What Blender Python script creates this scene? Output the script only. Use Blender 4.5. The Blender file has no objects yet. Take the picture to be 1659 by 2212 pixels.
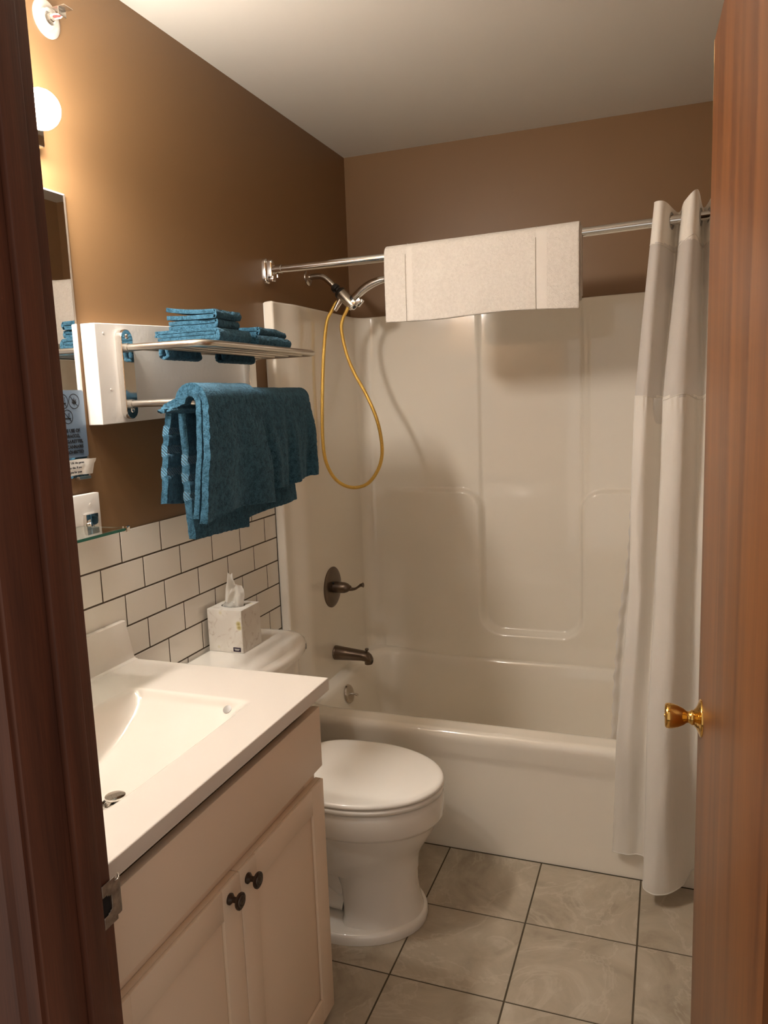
import bpy, bmesh, math, random
from mathutils import Vector, Matrix, noise
C = bpy.context.scene.collection
PI = math.pi
random.seed(4)

# ------------------------------------------------------------------ camera
sc = bpy.context.scene
YAW, PITCH, ROLL, FPX = -0.357806, -0.146485, -0.036629, 1661.957
cy_, sy_, cp_, sp_, cr_, sr_ = (math.cos(YAW), math.sin(YAW), math.cos(PITCH), math.sin(PITCH), math.cos(ROLL), math.sin(ROLL))
F_ = Vector((sy_*cp_, cy_*cp_, sp_)); R0 = Vector((cy_, -sy_, 0)); U0 = R0.cross(F_)
R_ = R0*cr_ + U0*sr_; U_ = -R0*sr_ + U0*cr_
cam = bpy.data.cameras.new('camera'); camo = bpy.data.objects.new('camera', cam); C.objects.link(camo)
cam.sensor_fit = 'HORIZONTAL'; cam.sensor_width = 36; cam.lens = FPX/1659*36; cam.clip_start = 0.02
M = Matrix((R_, U_, -F_)).transposed().to_4x4(); M.translation = Vector((1.23553, -1.78663, 1.39724))
camo.matrix_world = M
sc.camera = camo

# ------------------------------------------------------------------ world, exposure
w = bpy.data.worlds.new('world'); sc.world = w; w.use_nodes = True
bg = w.node_tree.nodes['Background']; bg.inputs[0].default_value = (1.0, 0.90, 0.80, 1); bg.inputs[1].default_value = 0.15
sc.view_settings.view_transform = 'Standard'; sc.view_settings.look = 'None'
sc.view_settings.gamma = 1; sc.view_settings.use_curve_mapping = False
sc.view_settings.exposure = 2.06
BULB = 62.0
BULB_COL = (1.0, 0.94, 0.87)

# ------------------------------------------------------------------ materials
def newmat(name):
    m = bpy.data.materials.new(name); m.use_nodes = True
    return m, m.node_tree, m.node_tree.nodes['Principled BSDF']
def pm(name, col, rough=0.5, metal=0.0, bump=None, coat=0.0, sheen=0.0, trans=0.0, ior=None, spec=None, var=None):
    """bump=(scale,strength,distance); var=(scale,amount) soft colour mottling"""
    m, nt, b = newmat(name)
    b.inputs['Base Color'].default_value = (*col, 1); b.inputs['Roughness'].default_value = rough
    b.inputs['Metallic'].default_value = metal; b.inputs['Coat Weight'].default_value = coat
    b.inputs['Sheen Weight'].default_value = sheen; b.inputs['Transmission Weight'].default_value = trans
    if ior: b.inputs['IOR'].default_value = ior
    if spec is not None: b.inputs['Specular IOR Level'].default_value = spec
    tc = nt.nodes.new('ShaderNodeTexCoord')
    if bump:
        n = nt.nodes.new('ShaderNodeTexNoise'); n.inputs['Scale'].default_value = bump[0]; n.inputs['Detail'].default_value = 3
        bp = nt.nodes.new('ShaderNodeBump'); bp.inputs['Strength'].default_value = bump[1]; bp.inputs['Distance'].default_value = bump[2]
        nt.links.new(tc.outputs['Object'], n.inputs['Vector']); nt.links.new(n.outputs['Fac'], bp.inputs['Height'])
        nt.links.new(bp.outputs['Normal'], b.inputs['Normal'])
    if var:
        n = nt.nodes.new('ShaderNodeTexNoise'); n.inputs['Scale'].default_value = var[0]; n.inputs['Detail'].default_value = 4
        r = nt.nodes.new('ShaderNodeValToRGB')
        a = var[1]
        r.color_ramp.elements[0].color = (*[c*(1-a) for c in col], 1); r.color_ramp.elements[0].position = .3
        r.color_ramp.elements[1].color = (*[min(1, c*(1+a)) for c in col], 1); r.color_ramp.elements[1].position = .7
        nt.links.new(tc.outputs['Object'], n.inputs['Vector']); nt.links.new(n.outputs['Fac'], r.inputs['Fac'])
        nt.links.new(r.outputs['Color'], b.inputs['Base Color'])
    return m

def wood(name, c1, c2, rough=.35, coat=.2, scale=1.0, fine=1.0):
    m, nt, b = newmat(name)
    tc = nt.nodes.new('ShaderNodeTexCoord'); mp = nt.nodes.new('ShaderNodeMapping')
    mp.inputs['Scale'].default_value = (14*scale, 14*scale, .9*scale)
    n = nt.nodes.new('ShaderNodeTexNoise'); n.inputs['Scale'].default_value = 1.6; n.inputs['Detail'].default_value = 6; n.inputs['Distortion'].default_value = .5
    mp2 = nt.nodes.new('ShaderNodeMapping'); mp2.inputs['Scale'].default_value = (420*fine, 420*fine, 14)
    n2 = nt.nodes.new('ShaderNodeTexNoise'); n2.inputs['Scale'].default_value = 1; n2.inputs['Detail'].default_value = 3
    mx = nt.nodes.new('ShaderNodeMath'); mx.operation = 'MULTIPLY_ADD'; mx.inputs[1].default_value = .38
    r = nt.nodes.new('ShaderNodeValToRGB')
    r.color_ramp.elements[0].color = (*c1, 1); r.color_ramp.elements[0].position = .48
    r.color_ramp.elements[1].color = (*c2, 1); r.color_ramp.elements[1].position = .86
    bp = nt.nodes.new('ShaderNodeBump'); bp.inputs['Strength'].default_value = .12; bp.inputs['Distance'].default_value = .0006
    L = nt.links.new
    L(tc.outputs['Object'], mp.inputs['Vector']); L(tc.outputs['Object'], mp2.inputs['Vector'])
    L(mp.outputs['Vector'], n.inputs['Vector']); L(mp2.outputs['Vector'], n2.inputs['Vector'])
    L(n2.outputs['Fac'], mx.inputs[0]); L(n.outputs['Fac'], mx.inputs[2]); L(mx.outputs[0], r.inputs['Fac'])
    L(r.outputs['Color'], b.inputs['Base Color']); L(n2.outputs['Fac'], bp.inputs['Height']); L(bp.outputs['Normal'], b.inputs['Normal'])
    b.inputs['Roughness'].default_value = rough; b.inputs['Coat Weight'].default_value = coat; b.inputs['Coat Roughness'].default_value = .3
    return m

def terry(name, col, dark, scale=300, sheen=.5):
    m, nt, b = newmat(name); L = nt.links.new
    tc = nt.nodes.new('ShaderNodeTexCoord')
    n = nt.nodes.new('ShaderNodeTexNoise'); n.inputs['Scale'].default_value = scale; n.inputs['Detail'].default_value = 2
    n2 = nt.nodes.new('ShaderNodeTexNoise'); n2.inputs['Scale'].default_value = scale*.28; n2.inputs['Detail'].default_value = 3
    ad = nt.nodes.new('ShaderNodeMath'); ad.operation = 'ADD'
    bp = nt.nodes.new('ShaderNodeBump'); bp.inputs['Strength'].default_value = .9; bp.inputs['Distance'].default_value = .0035
    r = nt.nodes.new('ShaderNodeValToRGB')
    r.color_ramp.elements[0].color = (*dark, 1); r.color_ramp.elements[0].position = .38
    r.color_ramp.elements[1].color = (*col, 1); r.color_ramp.elements[1].position = .6
    hv = nt.nodes.new('ShaderNodeMath'); hv.operation = 'MULTIPLY'; hv.inputs[1].default_value = .5
    L(tc.outputs['Object'], n.inputs['Vector']); L(tc.outputs['Object'], n2.inputs['Vector'])
    L(n.outputs['Fac'], ad.inputs[0]); L(n2.outputs['Fac'], ad.inputs[1]); L(ad.outputs[0], hv.inputs[0])
    L(hv.outputs[0], bp.inputs['Height']); L(hv.outputs[0], r.inputs['Fac']); L(r.outputs['Color'], b.inputs['Base Color'])
    L(bp.outputs['Normal'], b.inputs['Normal'])
    b.inputs['Roughness'].default_value = .95; b.inputs['Sheen Weight'].default_value = sheen; b.inputs['Specular IOR Level'].default_value = .1
    b.inputs['Sheen Tint'].default_value = (*[min(1, c*2+.15) for c in col], 1)
    return m

def twill(name, col, dark, axis=(1, 1, 1)):
    m, nt, b = newmat(name); L = nt.links.new
    tc = nt.nodes.new('ShaderNodeTexCoord'); mp = nt.nodes.new('ShaderNodeMapping')
    mp.inputs['Scale'].default_value = axis
    wv = nt.nodes.new('ShaderNodeTexWave'); wv.wave_type = 'BANDS'; wv.bands_direction = 'DIAGONAL'; wv.inputs['Scale'].default_value = 75; wv.inputs['Distortion'].default_value = .6
    bp = nt.nodes.new('ShaderNodeBump'); bp.inputs['Strength'].default_value = .8; bp.inputs['Distance'].default_value = .002
    r = nt.nodes.new('ShaderNodeValToRGB'); r.color_ramp.elements[0].color = (*dark, 1); r.color_ramp.elements[1].color = (*col, 1)
    L(tc.outputs['Object'], mp.inputs['Vector']); L(mp.outputs['Vector'], wv.inputs['Vector'])
    L(wv.outputs['Fac'], bp.inputs['Height']); L(wv.outputs['Fac'], r.inputs['Fac']); L(r.outputs['Color'], b.inputs['Base Color']); L(bp.outputs['Normal'], b.inputs['Normal'])
    b.inputs['Roughness'].default_value = .8; b.inputs['Sheen Weight'].default_value = .3
    return m

def stone(name):
    m, nt, b = newmat(name); L = nt.links.new
    tc = nt.nodes.new('ShaderNodeTexCoord'); oi = nt.nodes.new('ShaderNodeObjectInfo')
    mu = nt.nodes.new('ShaderNodeVectorMath'); mu.operation = 'MULTIPLY_ADD'
    cmb = nt.nodes.new('ShaderNodeCombineXYZ')
    L(oi.outputs['Random'], cmb.inputs[0]); L(oi.outputs['Random'], cmb.inputs[1])
    mu.inputs[1].default_value = (1, 1, 1)
    sc3 = nt.nodes.new('ShaderNodeVectorMath'); sc3.operation = 'SCALE'; sc3.inputs['Scale'].default_value = 23
    L(cmb.outputs[0], sc3.inputs[0]); L(tc.outputs['Object'], mu.inputs[0]); L(sc3.outputs['Vector'], mu.inputs[2])
    n = nt.nodes.new('ShaderNodeTexNoise'); n.inputs['Scale'].default_value = 4.6; n.inputs['Detail'].default_value = 8; n.inputs['Distortion'].default_value = 1.6; n.inputs['Roughness'].default_value = .62
    n2 = nt.nodes.new('ShaderNodeTexNoise'); n2.inputs['Scale'].default_value = 3.6; n2.inputs['Detail'].default_value = 9; n2.inputs['Distortion'].default_value = 1.3; n2.inputs['Roughness'].default_value = .6
    L(mu.outputs['Vector'], n.inputs['Vector']); L(mu.outputs['Vector'], n2.inputs['Vector'])
    r = nt.nodes.new('ShaderNodeValToRGB'); e = r.color_ramp.elements
    e[0].position = .32; e[0].color = (.33, .27, .195, 1); e[1].position = .72; e[1].color = (.58, .51, .40, 1)
    x = e.new(.46); x.color = (.42, .355, .265, 1); x = e.new(.60); x.color = (.48, .41, .31, 1)
    # thin light veins
    s1 = nt.nodes.new('ShaderNodeMath'); s1.operation = 'SUBTRACT'; s1.inputs[1].default_value = .5
    ab = nt.nodes.new('ShaderNodeMath'); ab.operation = 'ABSOLUTE'
    v = nt.nodes.new('ShaderNodeValToRGB'); v.color_ramp.elements[0].position = 0; v.color_ramp.elements[0].color = (.30, .30, .30, 1)
    v.color_ramp.elements[1].position = .022; v.color_ramp.elements[1].color = (0, 0, 0, 1)
    L(n2.outputs['Fac'], s1.inputs[0]); L(s1.outputs[0], ab.inputs[0]); L(ab.outputs[0], v.inputs['Fac'])
    mx = nt.nodes.new('ShaderNodeMixRGB'); mx.inputs['Color2'].default_value = (.68, .61, .49, 1)
    L(n.outputs['Fac'], r.inputs['Fac']); L(r.outputs['Color'], mx.inputs['Color1']); L(v.outputs['Color'], mx.inputs['Fac'])
    L(mx.outputs['Color'], b.inputs['Base Color'])
    b.inputs['Roughness'].default_value = .42
    bp = nt.nodes.new('ShaderNodeBump'); bp.inputs['Strength'].default_value = .25; bp.inputs['Distance'].default_value = .002
    L(n2.outputs['Fac'], bp.inputs['Height']); L(bp.outputs['Normal'], b.inputs['Normal'])
    return m

def fabric(name, col, transp=0.0, transl=.35, rough=.6):
    m, nt, b = newmat(name); L = nt.links.new
    b.inputs['Base Color'].default_value = (*col, 1); b.inputs['Roughness'].default_value = rough; b.inputs['Sheen Weight'].default_value = .2
    out = nt.nodes['Material Output']
    tl = nt.nodes.new('ShaderNodeBsdfTranslucent'); tl.inputs['Color'].default_value = (*col, 1)
    m1 = nt.nodes.new('ShaderNodeMixShader'); m1.inputs[0].default_value = transl
    L(b.outputs[0], m1.inputs[1]); L(tl.outputs[0], m1.inputs[2])
    tc = nt.nodes.new('ShaderNodeTexCoord'); mp = nt.nodes.new('ShaderNodeMapping'); mp.inputs['Scale'].default_value = (60, 60, 7)
    n = nt.nodes.new('ShaderNodeTexNoise'); n.inputs['Scale'].default_value = 1; n.inputs['Detail'].default_value = 3
    bp = nt.nodes.new('ShaderNodeBump'); bp.inputs['Strength'].default_value = .35; bp.inputs['Distance'].default_value = .004
    L(tc.outputs['Object'], mp.inputs['Vector']); L(mp.outputs['Vector'], n.inputs['Vector']); L(n.outputs['Fac'], bp.inputs['Height']); L(bp.outputs['Normal'], b.inputs['Normal'])
    if transp:
        t = nt.nodes.new('ShaderNodeBsdfTransparent'); m2 = nt.nodes.new('ShaderNodeMixShader'); m2.inputs[0].default_value = transp
        L(m1.outputs[0], m2.inputs[1]); L(t.outputs[0], m2.inputs[2]); L(m2.outputs[0], out.inputs['Surface'])
    else: L(m1.outputs[0], out.inputs['Surface'])
    return m

def printed_box(name):
    m, nt, b = newmat(name); L = nt.links.new
    tc = nt.nodes.new('ShaderNodeTexCoord')
    v = nt.nodes.new('ShaderNodeTexVoronoi'); v.inputs['Scale'].default_value = 24; v.inputs['Randomness'].default_value = 1
    r = nt.nodes.new('ShaderNodeValToRGB'); e = r.color_ramp.elements
    e[0].position = 0; e[0].color = (.33, .24, .05, 1); e[1].position = .6; e[1].color = (.74, .70, .63, 1)
    x = e.new(.13); x.color = (.62, .55, .28, 1); x = e.new(.24); x.color = (.80, .77, .70, 1)
    n = nt.nodes.new('ShaderNodeTexNoise'); n.inputs['Scale'].default_value = 30; n.inputs['Detail'].default_value = 4; n.inputs['Distortion'].default_value = 2
    r2 = nt.nodes.new('ShaderNodeValToRGB'); r2.color_ramp.elements[0].position = .56; r2.color_ramp.elements[0].color = (0, 0, 0, 1); r2.color_ramp.elements[1].position = .72; r2.color_ramp.elements[1].color = (.5, .5, .5, 1)
    mx = nt.nodes.new('ShaderNodeMixRGB'); mx.inputs['Color2'].default_value = (.42, .32, .24, 1)
    L(tc.outputs['Object'], v.inputs['Vector']); L(tc.outputs['Object'], n.inputs['Vector']); L(v.outputs['Distance'], r.inputs['Fac'])
    L(n.outputs['Fac'], r2.inputs['Fac']); L(r.outputs['Color'], mx.inputs['Color1']); L(r2.outputs['Color'], mx.inputs['Fac']); L(mx.outputs['Color'], b.inputs['Base Color'])
    b.inputs['Roughness'].default_value = .4
    return m

MT = dict(
    brown=pm('brown_wall_paint', (.225, .125, .054), .42, bump=(260, .10, .0006)),
    ceil=pm('ceiling_paint', (.68, .64, .56), .85, bump=(160, .12, .001)),
    hall=pm('hall_paint', (.30, .22, .15), .8),
    fg=pm('gelcoat_white', (.86, .80, .69), .09, coat=.5, bump=(7, .06, .004)),
    porc=pm('vitreous_china', (.90, .86, .78), .08, coat=.4),
    seat=pm('toilet_seat_plastic', (.93, .89, .81), .12, coat=.3),
    marble=pm('cultured_marble', (.76, .70, .62), .12, coat=.4),
    cab=pm('cabinet_paint', (.86, .70, .535), .45),
    tile=pm('white_glazed_tile', (.82, .77, .68), .09, coat=.3),
    grout=pm('tile_grout', (.085, .062, .038), .9),
    fgrout=pm('floor_grout', (.085, .065, .038), .9),
    stone=stone('stone_look_tile'),
    trim=pm('white_trim_caulk', (.80, .77, .70), .45, bump=(60, .3, .002)),
    board=pm('white_painted_board', (.80, .76, .70), .38, bump=(90, .35, .0012)),
    chrome=pm('chrome', (.80, .78, .75), .07, 1.0),
    nickel=pm('brushed_nickel', (.52, .46, .39), .24, 1.0),
    steel=pm('brushed_steel', (.62, .58, .52), .30, 1.0),
    bronze=pm('dark_bronze', (.145, .105, .075), .28, .85, coat=.2),
    black=pm('black_plastic', (.02, .018, .016), .4),
    brass=pm('polished_brass', (.78, .47, .13), .10, 1.0),
    hose=pm('gold_hose', (.80, .52, .13), .24, 1.0, bump=(700, .8, .002)),
    jamb=wood('dark_stained_wood', (.055, .016, .008), (.13, .040, .018), .55, 0),
    door=wood('door_veneer', (.105, .030, .006), (.22, .074, .015), .42, .08, .8),
    chip=pm('bare_wood', (.66, .42, .20), .7),
    blue=terry('blue_terry', (.042, .118, .178), (.012, .042, .066)),
    bluew=twill('blue_woven_band', (.045, .18, .28), (.014, .07, .12), (1, 1, 1)),
    wtowel=terry('white_terry', (.74, .69, .62), (.66, .61, .54), 420, .2),
    wflat=pm('white_woven_band', (.72, .67, .60), .8, bump=(900, .4, .001)),
    stitch=pm('towel_seam', (.50, .45, .38), .9),
    curt=fabric('curtain_cloth', (.90, .86, .79)),
    band=fabric('curtain_header', (.86, .81, .73), 0, .2),
    sheer=fabric('curtain_sheer', (.74, .70, .65), .10, .40),
    liner=fabric('curtain_liner', (.85, .82, .78), .18, .4, .3),
    mirror=pm('mirror_silver', (.86, .86, .85), .01, 1.0),
    bevel=pm('mirror_bevel', (.80, .80, .77), .10, .6),
    glass=pm('shelf_glass', (.86, .95, .91), .02, trans=1.0, ior=1.5),
    glassedge=pm('glass_edge_green', (.03, .22, .16), .08, trans=.35, ior=1.5),
    sign=pm('brushed_blue_sign', (.26, .34, .44), .35, .55),
    ink=pm('black_ink', (.012, .012, .014), .6),
    paper=pm('paper', (.82, .79, .72), .9),
    tissue=fabric('tissue', (.88, .85, .78), 0, .4, .8),
    box=printed_box('printed_carton'),
    plum=pm('plum_label', (.03, .014, .035), .5),
    film=pm('plastic_film', (.8, .8, .75), .08, trans=.7, ior=1.2),
    strike=pm('worn_steel', (.36, .31, .26), .45, .8, bump=(120, .4, .001), var=(90, .35)),
    knobm=pm('antique_bronze', (.075, .055, .042), .33, .8),
    white=pm('sprinkler_white', (.55, .51, .46), .4, .2),
    red=pm('red_fluid', (.45, .03, .03), .2),
    dark=pm('hollow_shade', (.008, .006, .005), .9),  # near black, stands in for the shade inside hollows
    grey=pm('grey_plastic', (.33, .31, .28), .35),
)
em, nt, b = newmat('lit_bulb'); b.inputs['Base Color'].default_value = (1, 1, 1, 1)
b.inputs['Emission Color'].default_value = (*BULB_COL, 1); b.inputs['Emission Strength'].default_value = BULB; MT['bulb'] = em

# ------------------------------------------------------------------ helpers
def top(o):
    while o.parent: o = o.parent
    return o
def mk(name, vs, fs, mat, parent=None, smooth=False, mats=None, fm=None, loc=None):
    vs = [Vector(v) for v in vs]
    if parent is None:
        if loc is None:
            xs = [v.x for v in vs]; ys = [v.y for v in vs]; zs = [v.z for v in vs]
            loc = Vector(((min(xs)+max(xs))/2, (min(ys)+max(ys))/2, min(zs)))
        else: loc = Vector(loc)
        off = loc
    else: off = top(parent).location.copy()
    me = bpy.data.meshes.new(name); me.from_pydata([v-off for v in vs], [], fs)
    for m in (mats or [mat]): me.materials.append(m)
    if fm:
        for p, i in zip(me.polygons, fm): p.material_index = i
    if smooth: me.polygons.foreach_set('use_smooth', [True]*len(me.polygons))
    me.update()
    o = bpy.data.objects.new(name, me); C.objects.link(o)
    if parent is None: o.location = off
    else: o.parent = parent
    return o
def tag(o, label=None, cat=None, group=None, kind=None):
    if label: o['label'] = label
    if cat: o['category'] = cat
    if group: o['group'] = group
    if kind: o['kind'] = kind
    return o
def thing(name, loc, label, cat, group=None, kind=None):
    o = bpy.data.objects.new(name, None); o.empty_display_size = .05; C.objects.link(o); o.location = loc
    return tag(o, label, cat, group, kind)
def frombm(name, bm, mat, parent=None, smooth=False):
    bm.verts.index_update()
    vs = [v.co.copy() for v in bm.verts]; fs = [[v.index for v in f.verts] for f in bm.faces]; bm.free()
    return mk(name, vs, fs, mat, parent, smooth)
def box(name, lo, hi, mat, parent=None, bev=0.0, seg=2, smooth=None):
    bm = bmesh.new(); bmesh.ops.create_cube(bm, size=1)
    lo = Vector(lo); hi = Vector(hi); c = (lo+hi)/2; s = hi-lo
    for v in bm.verts: v.co = Vector((v.co.x*s.x, v.co.y*s.y, v.co.z*s.z))+c
    if bev: bmesh.ops.bevel(bm, geom=list(bm.edges), offset=bev, segments=seg, profile=.5, affect='EDGES')
    o = frombm(name, bm, mat, parent, False)
    if bev: autosmooth(o)
    return o
def autosmooth(o, ang=40):
    me = o.data; me.polygons.foreach_set('use_smooth', [True]*len(me.polygons))
    try: me.set_sharp_from_angle(angle=math.radians(ang))
    except Exception: pass
def grid(name, P, mat, parent=None, closed_u=False, closed_v=False, smooth=True, mats=None, fmf=None, skip=None, cap=False):
    """P[i][j] rows of points"""
    nu, nv = len(P), len(P[0]); vs = [p for r in P for p in r]; fs = []; fm = []
    for i in range(nu if closed_u else nu-1):
        for j in range(nv if closed_v else nv-1):
            a = (i, j); b_ = ((i+1) % nu, j); c = ((i+1) % nu, (j+1) % nv); d = (i, (j+1) % nv)
            f = [q[0]*nv+q[1] for q in (a, b_, c, d)]
            if skip:
                cc = sum((Vector(vs[k]) for k in f), Vector())/4
                if skip(cc): continue
            fs.append(f)
            if fmf: fm.append(fmf(i, j, sum((Vector(vs[k]) for k in f), Vector())/4))
    if cap:
        fs.append([j for j in range(nv)][::-1]); fs.append([(nu-1)*nv+j for j in range(nv)])
        if fmf: fm += [0, 0]
    return mk(name, vs, fs, mat, parent, smooth, mats, fm or None)
def spline(pts, n=12, closed=False):
    pts = [Vector(p) for p in pts]; out = []; N = len(pts)
    for i in range(N if closed else N-1):
        if closed: p0, p1, p2, p3 = pts[i-1], pts[i], pts[(i+1) % N], pts[(i+2) % N]
        else: p0, p1, p2, p3 = pts[max(i-1, 0)], pts[i], pts[i+1], pts[min(i+2, N-1)]
        for k in range(n):
            t = k/n
            out.append(.5*((2*p1)+(-p0+p2)*t+(2*p0-5*p1+4*p2-p3)*t*t+(-p0+3*p1-3*p2+p3)*t**3))
    if not closed: out.append(pts[-1])
    return out
def tubepts(path, r, n=14):
    path = [Vector(p) for p in path]; P = []
    up = Vector((0, 0, 1)); t0 = (path[1]-path[0]).normalized()
    if abs(t0.dot(up)) > .95: up = Vector((0, 1, 0))
    a = t0.cross(up).normalized()
    for i, p in enumerate(path):
        t = (path[min(i+1, len(path)-1)]-path[max(i-1, 0)]).normalized()
        a = (a-t*a.dot(t)).normalized(); b_ = t.cross(a)
        rr = r[i] if isinstance(r, (list, tuple)) else (r(i/(len(path)-1)) if callable(r) else r)
        P.append([p+a*math.cos(2*PI*k/n)*rr+b_*math.sin(2*PI*k/n)*rr for k in range(n)])
    return P
def tube(name, path, r, mat, parent=None, n=14, cap=True):
    o = grid(name, tubepts(path, r, n), mat, parent, closed_v=True, cap=cap); autosmooth(o, 50); return o
def lathe(name, o0, axis, prof, mat, parent=None, n=32, ang=35):
    """prof: (distance along axis, radius)"""
    o0 = Vector(o0); ax = Vector(axis).normalized(); a = ax.orthogonal().normalized(); b_ = ax.cross(a)
    P = [[o0+ax*h+(a*math.cos(2*PI*k/n)+b_*math.sin(2*PI*k/n))*max(r, 1e-5) for k in range(n)] for h, r in prof]
    o = grid(name, P, mat, parent, closed_v=True, cap=True); autosmooth(o, ang); return o
def prism(name, outline, origin, ua, va, na, depth, mat, parent=None, bev=0.0):
    """2D outline extruded along na"""
    origin = Vector(origin); ua, va, na = Vector(ua), Vector(va), Vector(na)
    N = len(outline)
    cx = sum(p[0] for p in outline)/N; cyy = sum(p[1] for p in outline)/N
    def ring(h, s):
        return [origin+ua*(cx+(p[0]-cx)*(1-s/max(.001, math.hypot(p[0]-cx, p[1]-cyy))))+va*(cyy+(p[1]-cyy)*(1-s/max(.001, math.hypot(p[0]-cx, p[1]-cyy))))+na*h for p in outline]
    rows = [ring(0, 0)]
    if bev: rows += [ring(depth-bev, 0), ring(depth-bev*.3, bev*.3), ring(depth, bev)]
    else: rows += [ring(depth, 0)]
    o = grid(name, rows, mat, parent, closed_v=True, cap=True); autosmooth(o, 35); return o
def rrect(w_, h_, r, n=6, cx=0, cy=0):
    out = []
    for (sx, sy, a0) in ((1, 1, 0), (-1, 1, 90), (-1, -1, 180), (1, -1, 270)):
        for k in range(n+1):
            a = math.radians(a0+90*k/n); out.append((cx+sx*(w_/2-r)+r*math.cos(a), cy+sy*(h_/2-r)+r*math.sin(a)))
    return out
def sstep(a, b_, x):
    t = min(1, max(0, (x-a)/(b_-a))); return t*t*(3-2*t)
def copies(proto_children, root): pass
def text(name, s, size, loc, mat, parent, ax='x', extrude=.0004, bold=0.0, align='CENTER'):
    cu = bpy.data.curves.new('txt', 'FONT'); cu.body = s; cu.size = size; cu.align_x = align; cu.extrude = extrude; cu.offset = bold
    t = bpy.data.objects.new('txt', cu); C.objects.link(t)
    bpy.context.view_layer.update()
    me = bpy.data.meshes.new_from_object(t.evaluated_get(bpy.context.evaluated_depsgraph_get()))
    vs = [v.co.copy() for v in me.vertices]; fs = [list(p.vertices) for p in me.polygons]
    bpy.data.objects.remove(t); bpy.data.curves.remove(cu); bpy.data.meshes.remove(me)
    L_ = Vector(loc)
    if ax == 'x': vs = [L_+Vector((v.z, v.x, v.y)) for v in vs]          # faces +x
    else: vs = [L_+Vector((v.x, -v.z, v.y)) for v in vs]                 # faces -y
    return mk(name, vs, fs, mat, parent)

# ================================================================== SETTING
H = 2.3494; YB = 1.208; XR = 1.465; YF = -1.08; YH = -1.195
XJ = .587; XD = 1.293
wl = tag(box('wall_left', (-.1, YF-.115, 0), (0, YB+.1, H), MT['brown']), 'brown painted left wall, tiled white below', 'wall', kind='structure')
tag(box('wall_back', (-.1, YB, 0), (XR+.1, YB+.1, H), MT['brown']), 'brown painted back wall above the tub surround', 'wall', kind='structure')
tag(box('wall_right', (XR, YH, 0), (XR+.1, YB, H), MT['brown']), 'brown painted right wall behind the curtain and open door', 'wall', kind='structure')
# front wall with the doorway: left piece, right piece and the piece above the head
bm = bmesh.new()
for lo, hi in (((0, YH, 0), (XJ-.018, YF, H)), ((XD+.090, YH, 0), (XR, YF, H)), ((XJ-.018, YH, 1.985), (XD+.090, YF, H))):
    g = bmesh.ops.create_cube(bm, size=1); lo, hi = Vector(lo), Vector(hi)
    for v in g['verts']: v.co = Vector((v.co.x*(hi.x-lo.x), v.co.y*(hi.y-lo.y), v.co.z*(hi.z-lo.z)))+(lo+hi)/2
tag(frombm('wall_front', bm, MT['brown']), 'brown front wall with the doorway', 'wall', kind='structure')
tag(box('ceiling', (-.1, YH, H), (XR+.1, YB+.1, H+.08), MT['ceil']), 'plain off white ceiling', 'ceiling', kind='structure')
fl = tag(box('floor', (-.1, -2.9, -.03), (XR+.6, YB, -.0015), MT['fgrout']), 'floor of grey beige stone look tiles with dark grout', 'floor', kind='structure')

# floor tiles
TS, G = .2834, .0042
XA, Y1 = .6129, .0818
def tile_mesh(name, sx, sy, th, bev, mat, up='z'):
    bm = bmesh.new(); bmesh.ops.create_cube(bm, size=1)
    for v in bm.verts:
        c = v.co
        v.co = Vector((c.x*sx, c.y*sy, (c.z+.5)*th)) if up == 'z' else Vector(((c.z+.5)*th, c.x*sx, c.y*sy))
    if up == 'z': ed = [e for e in bm.edges if all(v.co.z > th*.9 for v in e.verts)]
    else: ed = [e for e in bm.edges if all(v.co.x > th*.9 for v in e.verts)]
    bmesh.ops.bevel(bm, geom=ed, offset=bev, segments=2, profile=.5, affect='EDGES')
    me = bpy.data.meshes.new(name); bm.to_mesh(me); bm.free(); me.materials.append(mat)
    return me
cache = {}
def place_tile(x0, x1, y0, y1, z, th, bev, mat, parent, up):
    sx, sy = x1-x0, y1-y0; key = (round(sx, 4), round(sy, 4), up)
    if sx < .006 or sy < .006: return
    if key not in cache: cache[key] = tile_mesh('tile', sx, sy, th, bev, mat, up)
    o = bpy.data.objects.new('tile', cache[key]); C.objects.link(o); o.parent = parent
    p = Vector(((x0+x1)/2, (y0+y1)/2, z)) if up == 'z' else Vector((z, (x0+x1)/2, (y0+y1)/2))
    o.location = p-parent.location
YT = .363
for i in range(-3, 5):
    x0, x1 = XA+TS*i, XA+TS*(i+1)
    x0, x1 = max(x0+G/2, .002), min(x1-G/2, XR-.002)
    if x1 <= x0: continue
    place_tile(x0, x1, Y1+G/2, YT-.004, -.0015, .0015, .0006, MT['stone'], fl, 'z')
    for k in range(0, 7):
        place_tile(x0, x1, Y1-TS*(k+1)+G/2, Y1-TS*k-G/2, -.0015, .0015, .0006, MT['stone'], fl, 'z')
# subway tiles on the left wall
TW, TH, G2 = .1548, .0786, .0042
ZTOP = .9497+2*TH; YE = .467
tag(box('grout_bed', (0, YF, 0), (.0040, YE+.005, ZTOP-.002), MT['grout'], wl), None)
for r in range(14):
    zt = ZTOP-r*TH; z0, z1 = max(zt-TH+G2/2, .002), zt-G2/2
    if z1 < .01: break
    sh = -.3828+(TW/2 if r % 2 == 0 else 0)
    for j in range(-7, 8):
        a, b_ = sh+TW*j+G2/2, sh+TW*(j+1)-G2/2
        a, b_ = max(a, YF+.004), min(b_, YE)
        if b_-a > .01:
            if zt < .78 and b_ < -.36: continue
            place_tile(a, b_, z0, z1, .0008, .0040, .0012, MT['tile'], wl, 'x')
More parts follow.
